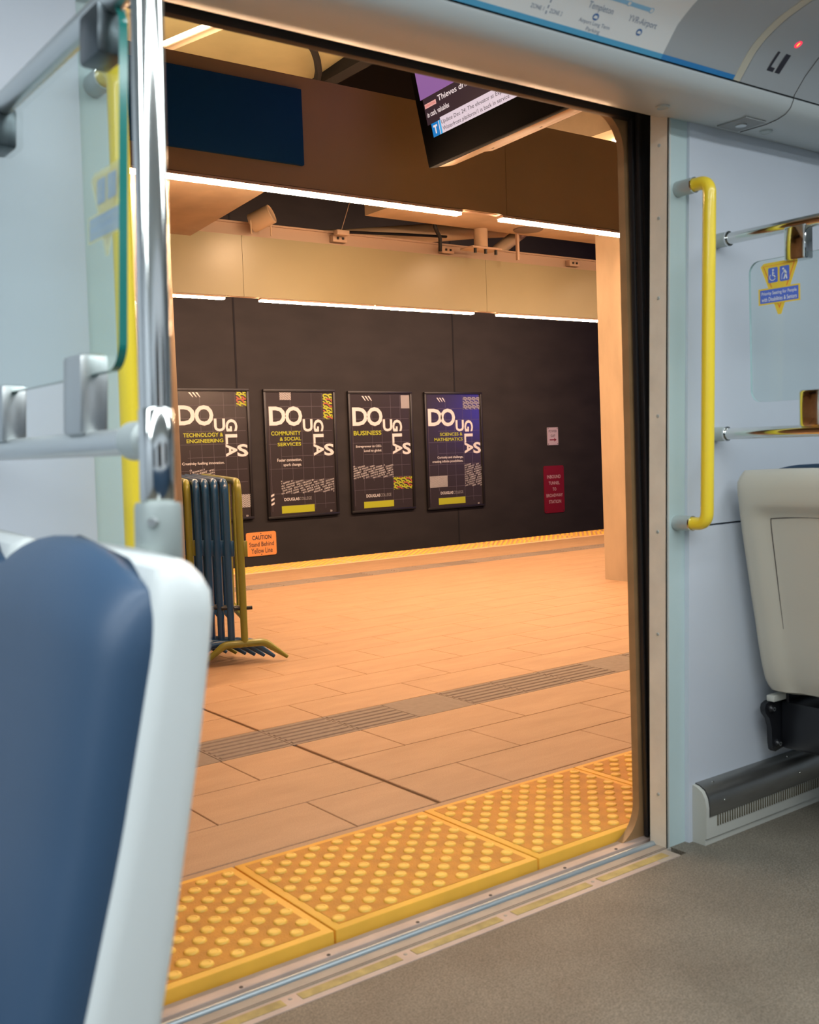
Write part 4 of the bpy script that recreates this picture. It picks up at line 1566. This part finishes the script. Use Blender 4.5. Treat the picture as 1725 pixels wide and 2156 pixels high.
def priority_sticker(t, pl, cu, zt, back=False):
    """triangle sticker, local print coordinates in metres (about 0.15 wide), top edge at zt, centred on cu"""
    s = MB()
    d = 0.001
    pl = ScaledPlane(pl, cu, zt, 0.80, 0.50 if back else 0.635)
    w2, h = 0.066, 0.205
    M_STICKER_Y, M_STICKER_B, M_STICKER_O, M_STICKER_W = STICKER_BACK if back else STICKER_FRONT
    tri = [(cu - w2, zt - 0.012), (cu - w2 + 0.012, zt), (cu + w2 - 0.012, zt), (cu + w2, zt - 0.012), (cu + 0.006, zt - h), (cu - 0.006, zt - h)]
    poly(s, pl, tri[::-1], M_STICKER_Y, d)
    # orange outline
    def inset(k):
        return [(cu - w2 + 0.010 + k, zt - 0.0115 - k * 0.5), (cu + w2 - 0.010 - k, zt - 0.0115 - k * 0.5), (cu, zt - h + 0.022 + k * 3)]
    poly(s, pl, inset(0)[::-1], M_STICKER_O, d * 1.5)
    poly(s, pl, inset(0.0035)[::-1], M_STICKER_Y, d * 2)
    rect(s, pl, cu - 0.074, zt - 0.162, cu + 0.074, zt - 0.098, M_STICKER_Y, d * 2.3)
    rect(s, pl, cu - 0.068, zt - 0.156, cu + 0.068, zt - 0.104, M_STICKER_B, d * 2.6)
    s.build('face', t)
    s = MB()
    text(s, pl, 'Priority Seating for People', cu - 0.062, zt - 0.129, cu + 0.062, zt - 0.112, M_STICKER_W, d * 3, 0.01)
    s.build('lettering', t)
    s = MB()
    text(s, pl, 'with Disabilities & Seniors', cu - 0.062, zt - 0.150, cu + 0.062, zt - 0.134, M_STICKER_W, d * 3, 0.01)
    s.build('lettering', t)
    s = MB()
    for k, c in enumerate((cu - 0.0205, cu + 0.0205)):
        poly(s, pl, rrect(c - 0.017, zt - 0.079, c + 0.017, zt - 0.021, 0.005, 4), M_STICKER_B, d * 2.4)
    # wheelchair figure
    c = cu - 0.0205
    N = 16
    def disc(cx, cz, r, mt=M_STICKER_W, dd=d * 3):
        poly(s, pl, [(cx + r * math.cos(2 * math.pi * q / 12), cz + r * math.sin(2 * math.pi * q / 12)) for q in range(12)], mt, dd)
    def stroke(pts, w_):
        for (ax, az), (bx, bz) in zip(pts, pts[1:]):
            L_ = math.hypot(bx - ax, bz - az)
            nx, nz = -(bz - az) / L_ * w_ / 2, (bx - ax) / L_ * w_ / 2
            poly(s, pl, [(ax + nx, az + nz), (bx + nx, bz + nz), (bx - nx, bz - nz), (ax - nx, az - nz)], M_STICKER_W, d * 3)
    disc(c + 0.001, zt - 0.031, 0.0035)
    stroke([(c + 0.0005, zt - 0.036), (c - 0.001, zt - 0.052), (c + 0.006, zt - 0.053), (c + 0.009, zt - 0.064)], 0.0036)
    stroke([(c + 0.0005, zt - 0.043), (c + 0.006, zt - 0.044)], 0.0025)
    arc_ = [(c - 0.001 + 0.0105 * math.cos(R(130 + 230 * q / 14)), zt - 0.058 + 0.0125 * math.sin(R(130 + 230 * q / 14))) for q in range(15)]
    stroke(arc_, 0.0026)
    # bent figure with a stick
    c = cu + 0.0205
    disc(c - 0.004, zt - 0.032, 0.0036)
    stroke([(c - 0.001, zt - 0.037), (c + 0.006, zt - 0.050)], 0.0075)
    stroke([(c + 0.005, zt - 0.050), (c - 0.002, zt - 0.072)], 0.0042)
    stroke([(c + 0.005, zt - 0.050), (c + 0.008, zt - 0.072)], 0.0042)
    stroke([(c + 0.001, zt - 0.042), (c - 0.006, zt - 0.048), (c - 0.008, zt - 0.053)], 0.0026)
    stroke([(c - 0.0085, zt - 0.052), (c - 0.0095, zt - 0.072)], 0.0016)
    s.build('pictogram', t)


# right screen (perpendicular to the wall)
XR = 2.350
t = thing('glass_windscreen', 'clear glass screen between two chrome rails on the wall right of the door', 'windscreen', (XR, 0, 0))
for z in (1.572, 1.068):
    yw = wy(z) - 0.002
    b = MB().tube([(0, yw - 0.03, z), (0, 1.03, z)], 0.0150, M_CHROME, 24)
    b.build('rail', t)
    b = MB().lathe([(0.019, 0), (0.0185, 0.036), (0.0165, 0.038)], M_CAST, Matrix.Translation((0, yw, z)) @ Matrix.Rotation(R(90), 4, 'X'), 24)
    b.lathe([(0.0165, 0.036), (0.0195, 0.036), (0.0195, 0.041), (0.0165, 0.041)], M_CHROME, Matrix.Translation((0, yw, z)) @ Matrix.Rotation(R(90), 4, 'X'), 24)
    b.build('wall_mount', t)
b = MB().tube([(0, 1.03, FZ), (0, 1.03, 2.06)], 0.016, M_CHROME, 24)
b.build('pole', t)
rounded_glass(t, 1.08, 1.675, 1.145, 1.500, 0.03, M_CLEAREDGE)
for y, (za, zc) in ((1.535, (1.484, 1.568)), (1.500, (1.078, 1.168)), (1.20, (1.484, 1.568)), (1.20, (1.080, 1.168))):
    clip(t, y, za, zc, M_CHROME)
t2 = thing('priority_sticker', 'yellow and blue priority seating triangle sticker on the right glass screen', 'sticker', (XR - 0.0045, 0, 0))
priority_sticker(t2, Plane((0, 0, 0), (0, -1, 0), (0, 0, 1), (-1, 0, 0)), -1.586, 1.490)

# left screen with its pole
XL = 0.45
t = thing('glass_windscreen', 'clear glass screen with a green edge left of the chrome pole', 'windscreen', (XL - 0.055 * 1.1, 0, 0))
t.rotation_euler = (0, R(3.15), 0)
for z in (1.572, 1.080):
    yw = wy(z) - 0.002
    b = MB().tube([(0, yw - 0.004, z), (0, 1.034, z)], 0.0150, M_BRUSHED, 24)
    b.build('rail', t)
b = MB().lathe([(0.0155, 0), (0.021, 0.004), (0.021, 0.045), (0.0155, 0.05)], M_CAST, Matrix.Translation((0, 1.10, 1.080)) @ Matrix.Rotation(R(90), 4, 'X'), 24)
b.build('rail_collar', t)
rounded_glass(t, 1.128, 1.70, 1.160, 1.560, 0.03, M_GLASSEDGE, 0.010)
for y, (za, zc) in ((1.245, (1.09, 1.185)), (1.555, (1.09, 1.170)), (1.19, (1.51, 1.568)), (1.60, (1.51, 1.568))):
    clip(t, y, za, zc, M_CLIP_DARKREFL if za > 1.4 else M_CLIP)
t2 = thing('priority_sticker', 'priority seating sticker seen from behind on the left glass screen', 'sticker', (XL + 0.0100 - 0.055 * 1.1, 0, 0))
t2.rotation_euler = (0, R(3.15), 0)
priority_sticker(t2, Plane((0, 0, 0), (0, 1, 0), (0, 0, 1), (-1, 0, 0)), 1.198, 1.398, True)
t = thing('chrome_pole', 'tall polished chrome pole standing on the seat back at left', 'pole', (0.433, 1.009, 0.955))
t.rotation_euler = (R(-2.2), R(2.6), 0)
b = MB().tube([(0, 0, 0.02), (0, 0, 1.105)], 0.0165, M_CHROME, 32)
b.build('tube', t)
b = MB().lathe([(0.0165, 0.06), (0.0178, 0.062), (0.0178, 0.152), (0.0165, 0.154)], M_CHROME, None, 32)
b.build('sleeve', t)
b = MB().lathe([(0.0, 0.0), (0.0225, 0.0), (0.0240, 0.004), (0.0235, 0.055), (0.0218, 0.060), (0.0165, 0.060)], M_COLLAR, None, 32)
b.build('base_collar', t)
b = MB().lathe([(0, 0.006), (0.004, 0.006), (0.0055, 0.003), (0.006, 0)], M_CLIP, Matrix.Translation((-0.0135, -0.0185, 0.040)) @ Matrix.Rotation(R(-125), 4, 'Z') @ Matrix.Rotation(R(90), 4, 'Y'), 16)
b.build('set_screw', t)

# ---- seats
BT = [(0.346, 0.195), (0.350, 0.155), (0.359, 0.128), (0.39, 0.111), (0.432, 0.097), (0.50, 0.081), (0.567, 0.068), (0.63, 0.054), (0.70, 0.040), (0.808, 0.018), (0.86, 0.0095), (0.895, 0.004),
      (0.920, 0.001), (0.938, 0.0015), (0.952, 0.0075), (0.962, 0.017), (0.968, 0.029)]
FT = [(0.34, 0.21), (0.354, 0.212), (0.432, 0.194), (0.50, 0.170), (0.594, 0.143), (0.727, 0.106), (0.852, 0.078), (0.928, 0.061), (0.948, 0.058), (0.962, 0.052), (0.968, 0.040)]


def interp(T, z):
    for (a, x), (b_, y) in zip(T, T[1:]):
        if z <= b_:
            return x + (y - x) * (z - a) / (b_ - a)
    return T[-1][1]


def make_seat(shell_mt, label):
    W = 0.42
    t = thing('train_seat', label, 'seat')
    b = MB()
    rings = []
    zs = [p[0] for p in BT]
    zs = sorted(set(zs + [0.37, 0.41, 0.47, 0.53, 0.60, 0.66, 0.75, 0.78, 0.835, 0.845, 0.87, 0.88]))
    NB = 22

    def rise(y):   # crown of the seat top
        return 0.006 * (1 - (2 * abs(y) / W) ** 2)
    for z in zs:
        xb, xf = interp(BT, z), interp(FT, z)
        if xf < xb + 0.004:
            xf = xb + 0.004
        ring = []
        inset_top = 0.0
        if z > 0.93:
            inset_top = 0.012 * ((z - 0.93) / 0.038) ** 2
        hw = W / 2 - inset_top
        if z < 0.39:
            hw -= 0.03 * ((0.39 - z) / 0.06) ** 2
        rc = min(0.022, (xf - xb) * 0.45)
        # back face from -y to +y
        for k in range(NB + 1):
            y = -hw + rc + (2 * hw - 2 * rc) * k / NB
            xx = xb
            ay = abs(y)
            e = hw - ay
            # recessed centre panel below the top roll
            a1 = min(1, max(0, (e - 0.055) / 0.03))
            a2 = min(1, max(0, (0.878 - z) / 0.030))
            sm = lambda q: q * q * (3 - 2 * q)
            xx += 0.017 * sm(a1) * sm(a2)
            if z > 0.84:
                xx -= 0.006 * math.sin(min(1, max(0, (z - 0.84) / 0.11)) * math.pi) * sm(min(1, e / 0.05))
            lift = rise(y) * max(0, (z - 0.80) / 0.168)
            ring.append((xx, y, z + lift))
        for k in range(1, 6):
            a = R(-90 + 90 * k / 5)
            ring.append((xb + rc + rc * math.sin(a), hw - rc + rc * math.cos(a), z))
        for k in range(0, 6):
            a = R(90 * k / 5)
            ring.append((xf - rc + rc * math.sin(a), hw - rc + rc * math.cos(a), z))
        ring.append((xf, 0, z + rise(0) * max(0, (z - 0.80) / 0.168)))
        for k in range(0, 6):
            a = R(90 - 90 * k / 5)
            ring.append((xf - rc + rc * math.sin(a), -(hw - rc + rc * math.cos(a)), z))
        for k in range(0, 5):
            a = R(-90 * k / 5)
            ring.append((xb + rc + rc * math.sin(a), -(hw - rc + rc * math.cos(a)), z))
        rings.append(ring)
    b.loft(rings, shell_mt)
    b.build('backrest_shell', t)
    # stitched joint round the recessed panel
    b = MB()
    hw = W / 2 - 0.082
    path = []
    for z in [0.40 + 0.43 * k / 16 for k in range(17)]:
        path.append((interp(BT, z) + 0.0165, -hw - 0.010 * (z - 0.4) / 0.43 * -1 - (0.0), z))
    top = [(interp(BT, 0.842) + 0.0158, -hw + 0.012 + (2 * hw - 0.024) * k / 10, 0.842 + 0.006 * math.sin(math.pi * k / 10)) for k in range(11)]
    other = [(x, -y, z) for x, y, z in path[::-1]]
    b.tube(path + top + other, 0.0013, M_GROOVE, 6)
    b.build('panel_joint', t)
    # cushion on the front of the backrest: a padded slab with a rounded, arched top
    b = MB()
    rings = []
    vsq = [k / 16 * 0.86 for k in range(17)] + [0.86 + 0.14 * math.sin(math.pi / 2 * k / 9) for k in range(1, 10)]
    for v in vsq:
        z = 0.47 + (0.950 - 0.47) * v
        x0_ = max(interp(FT, z), 0.0595) - 0.004
        e = max(0, (v - 0.86) / 0.14)
        rnd = math.sqrt(max(0.0, 1 - e * e))
        hw = W / 2 - 0.008 - 0.020 * (1 - rnd)
        th = 0.005 + 0.053 * rnd
        ring = []
        # front: softly crowned pad, rounded shoulders
        prof = []
        NP = 36
        for k in range(NP + 1):
            a = math.pi * k / NP
            ca, sa = math.cos(a), math.sin(a)
            yy = hw * math.copysign(abs(ca) ** 0.50, ca)
            xx = x0_ + th * (sa ** 0.62)
            prof.append((xx, yy))
        for xx, yy in prof + [(x0_ - 0.004, -hw * 0.99), (x0_ - 0.004, -hw * 0.7), (x0_ - 0.004, 0.0), (x0_ - 0.004, hw * 0.7), (x0_ - 0.004, hw * 0.99)]:
            q = min(1, abs(yy) / hw)
            zz = z + (0.034 * (1 - q ** 2.2) - 0.004 * q ** 5) * max(0, (v - 0.40) / 0.60) ** 2
            ring.append((xx, yy, zz))
        rings.append(ring)
    b.loft(rings, M_CUSHION)
    o = b.build('back_cushion', t)
    for e in o.data.edges:
        e.use_edge_sharp = False
    # seat pan and its cushion
    b = MB()
    prof = [(0.20, 0.40), (0.24, 0.375), (0.32, 0.365), (0.50, 0.385), (0.60, 0.405), (0.625, 0.42), (0.60, 0.43), (0.30, 0.415), (0.21, 0.43)]
    b.prism([(x, z) for x, z in prof], 'y', -W / 2 + 0.01, W / 2 - 0.01, shell_mt)
    b.build('seat_pan', t)
    b = MB().box(0.20, 0.61, -W / 2 + 0.015, W / 2 - 0.015, 0.422, 0.475, M_CUSHION, 0.018)
    b.build('seat_cushion', t)
    return t


# left pair faces away to the left (local x -> world -x)
sl = make_seat(M_SHELL_COOL_LIT, 'blue and white train seat nearest the camera, under the chrome pole')
sl.location = (0.428, 1.075, 0.0)
sl.rotation_euler = (0, 0, math.pi)
s2 = copy_tree(sl)
s2.location = (0.428, 1.505, 0.0)
s2['label'] = 'blue and white train seat by the wall, behind the near seat at left'
sr = make_seat(M_SHELL_WARM_LIT, 'beige train seat by the wall seen from behind, right of the door')
sr.location = (2.391, 1.556, 0.0)
for o in (sl, s2, sr):
    o['group'] = 'train seats beside the door'

# seat bracket below the right seat
t = thing('seat_bracket', 'black steel seat bracket bolted to the wall under the beige seat', 'bracket', (2.5, 1.76, 0.184))
b = MB()
pr = rrect(0, 0, 0.001, 0.001, 0.0004)
sh = [(0.045, -0.005), (0.075, 0.0), (0.5, 0.0), (0.5, 0.138), (0.02, 0.141), (0.004, 0.135), (0.0, 0.124), (0.003, 0.110), (0.020, 0.092), (0.029, 0.065), (0.031, 0.02), (0.035, 0.002)]
b.prism([(x, z) for x, z in sh], 'y', -0.004, 0.012, M_BLACKMETAL)
b.box(0.07, 0.5, -0.30, -0.004, 0.0, 0.135, M_BLACKMETAL, 0.01)
b.build('plate', t)
for x, z in ((0.026, 0.120), (0.052, 0.018)):
    b = MB()
    b.lathe([(0.0115, 0), (0.0115, 0.003), (0.007, 0.007), (0.006, 0.0125), (0, 0.0125)], M_BLACKMETAL, Matrix.Translation((x, -0.004, z)) @ Matrix.Rotation(R(90), 4, 'X'), 18)
    b.lathe([(0.0062, 0.0126), (0.005, 0.0128), (0, 0.0115)], M_BRUSHED, Matrix.Translation((x, -0.004, z)) @ Matrix.Rotation(R(90), 4, 'X'), 6)
    b.build('bolt', t)
b = MB()
b.box(0.02, 0.50, -0.02, 0.005, 0.141, 0.158, M_HEATER, 0.002)
b.box(0.075, 0.13, -0.028, -0.018, 0.125, 0.158, M_BLACKMETAL, 0.003)
b.build('beam', t)

# ---- heater along the wall
HX0, HX1 = 2.252, 5.0
t = thing('wall_heater', 'low floor heater with a steel cover and slotted grille along the right wall', 'heater', (HX0, 0, FZ))
hz = 0.02
prof = [(1.818, 0.0), (1.772, 0.0), (1.772, 0.018), (1.768, 0.018), (1.766, 0.10), (1.770, 0.125), (1.780, 0.143), (1.797, 0.153), (1.818, 0.157)]
b = MB()
b.prism(prof, 'x', 0.0, HX1 - HX0, M_HEATER)
b.build('case', t)
cov = [(1.8165, 0.1600), (1.797, 0.1565), (1.778, 0.147), (1.767, 0.128), (1.7635, 0.100), (1.7635, 0.078)]
b = MB()
b.sheet(cov, 0.012, HX1 - HX0, M_STEELCOVER)
b.sheet([(y + 0.002, z - 0.002) for y, z in cov], 0.012, HX1 - HX0, M_STEELCOVER)
b.add([(0.012, y, z) for y, z in cov] + [(0.012, y + 0.003, z - 0.004) for y, z in cov], [[k, k + 1, 7 + k, 6 + k] for k in range(5)], M_RUBBER)
b.build('steel_cover', t)
b = MB()
x = 0.045
while x < 1.6:
    b.box(x, x + 0.0042, 1.7652, 1.7672, 0.046, 0.075, M_SLOT)
    x += 0.0105
b.build('grille', t)
for x, (y, z) in ((0.06, (1.7905, 0.1555)), (0.40, (1.7905, 0.1555)), (0.075, (1.7635, 0.110)), (0.42, (1.7635, 0.110)), (0.74, (1.7905, 0.1555)), (0.76, (1.7635, 0.110))):
    MB().lathe([(0.0035, 0), (0.0028, 0.0016), (0, 0.002)], M_CHROME, Matrix.Translation((x, y, z)) @ Matrix.Rotation(R(45 if z > 0.13 else 90), 4, 'X'), 10).build('rivet', t)

# ---- rest of the car behind the camera
mb = MB()
mb.box(XA, XB, -1.10, -1.02, FZ, 0.80, M_CUSHION)
mb.box(XA, XB, -1.10, -1.02, 0.80, 1.72, M_WALL)
x = XA + 0.3
while x < XB - 1.0:      # dark tunnel windows opposite
    mb.box(x, x + 1.0, -1.03, -1.012, 0.90, 1.62, M_WINDOWDARK)
    x += 1.6
mb.box(XA, XB, -1.10, -1.02, 1.72, 1.95, M_WALL)
struct('wall_back', mb)
mb = MB()
mb.box(XB, XB + 0.05, -1.1, 1.93, FZ, 2.3, M_WALL)
struct('wall_right_end', mb)
mb = MB()
mb.box(XA - 0.05, XA, -1.1, 1.93, FZ, 2.3, M_WALL)
struct('wall_left_end', mb)
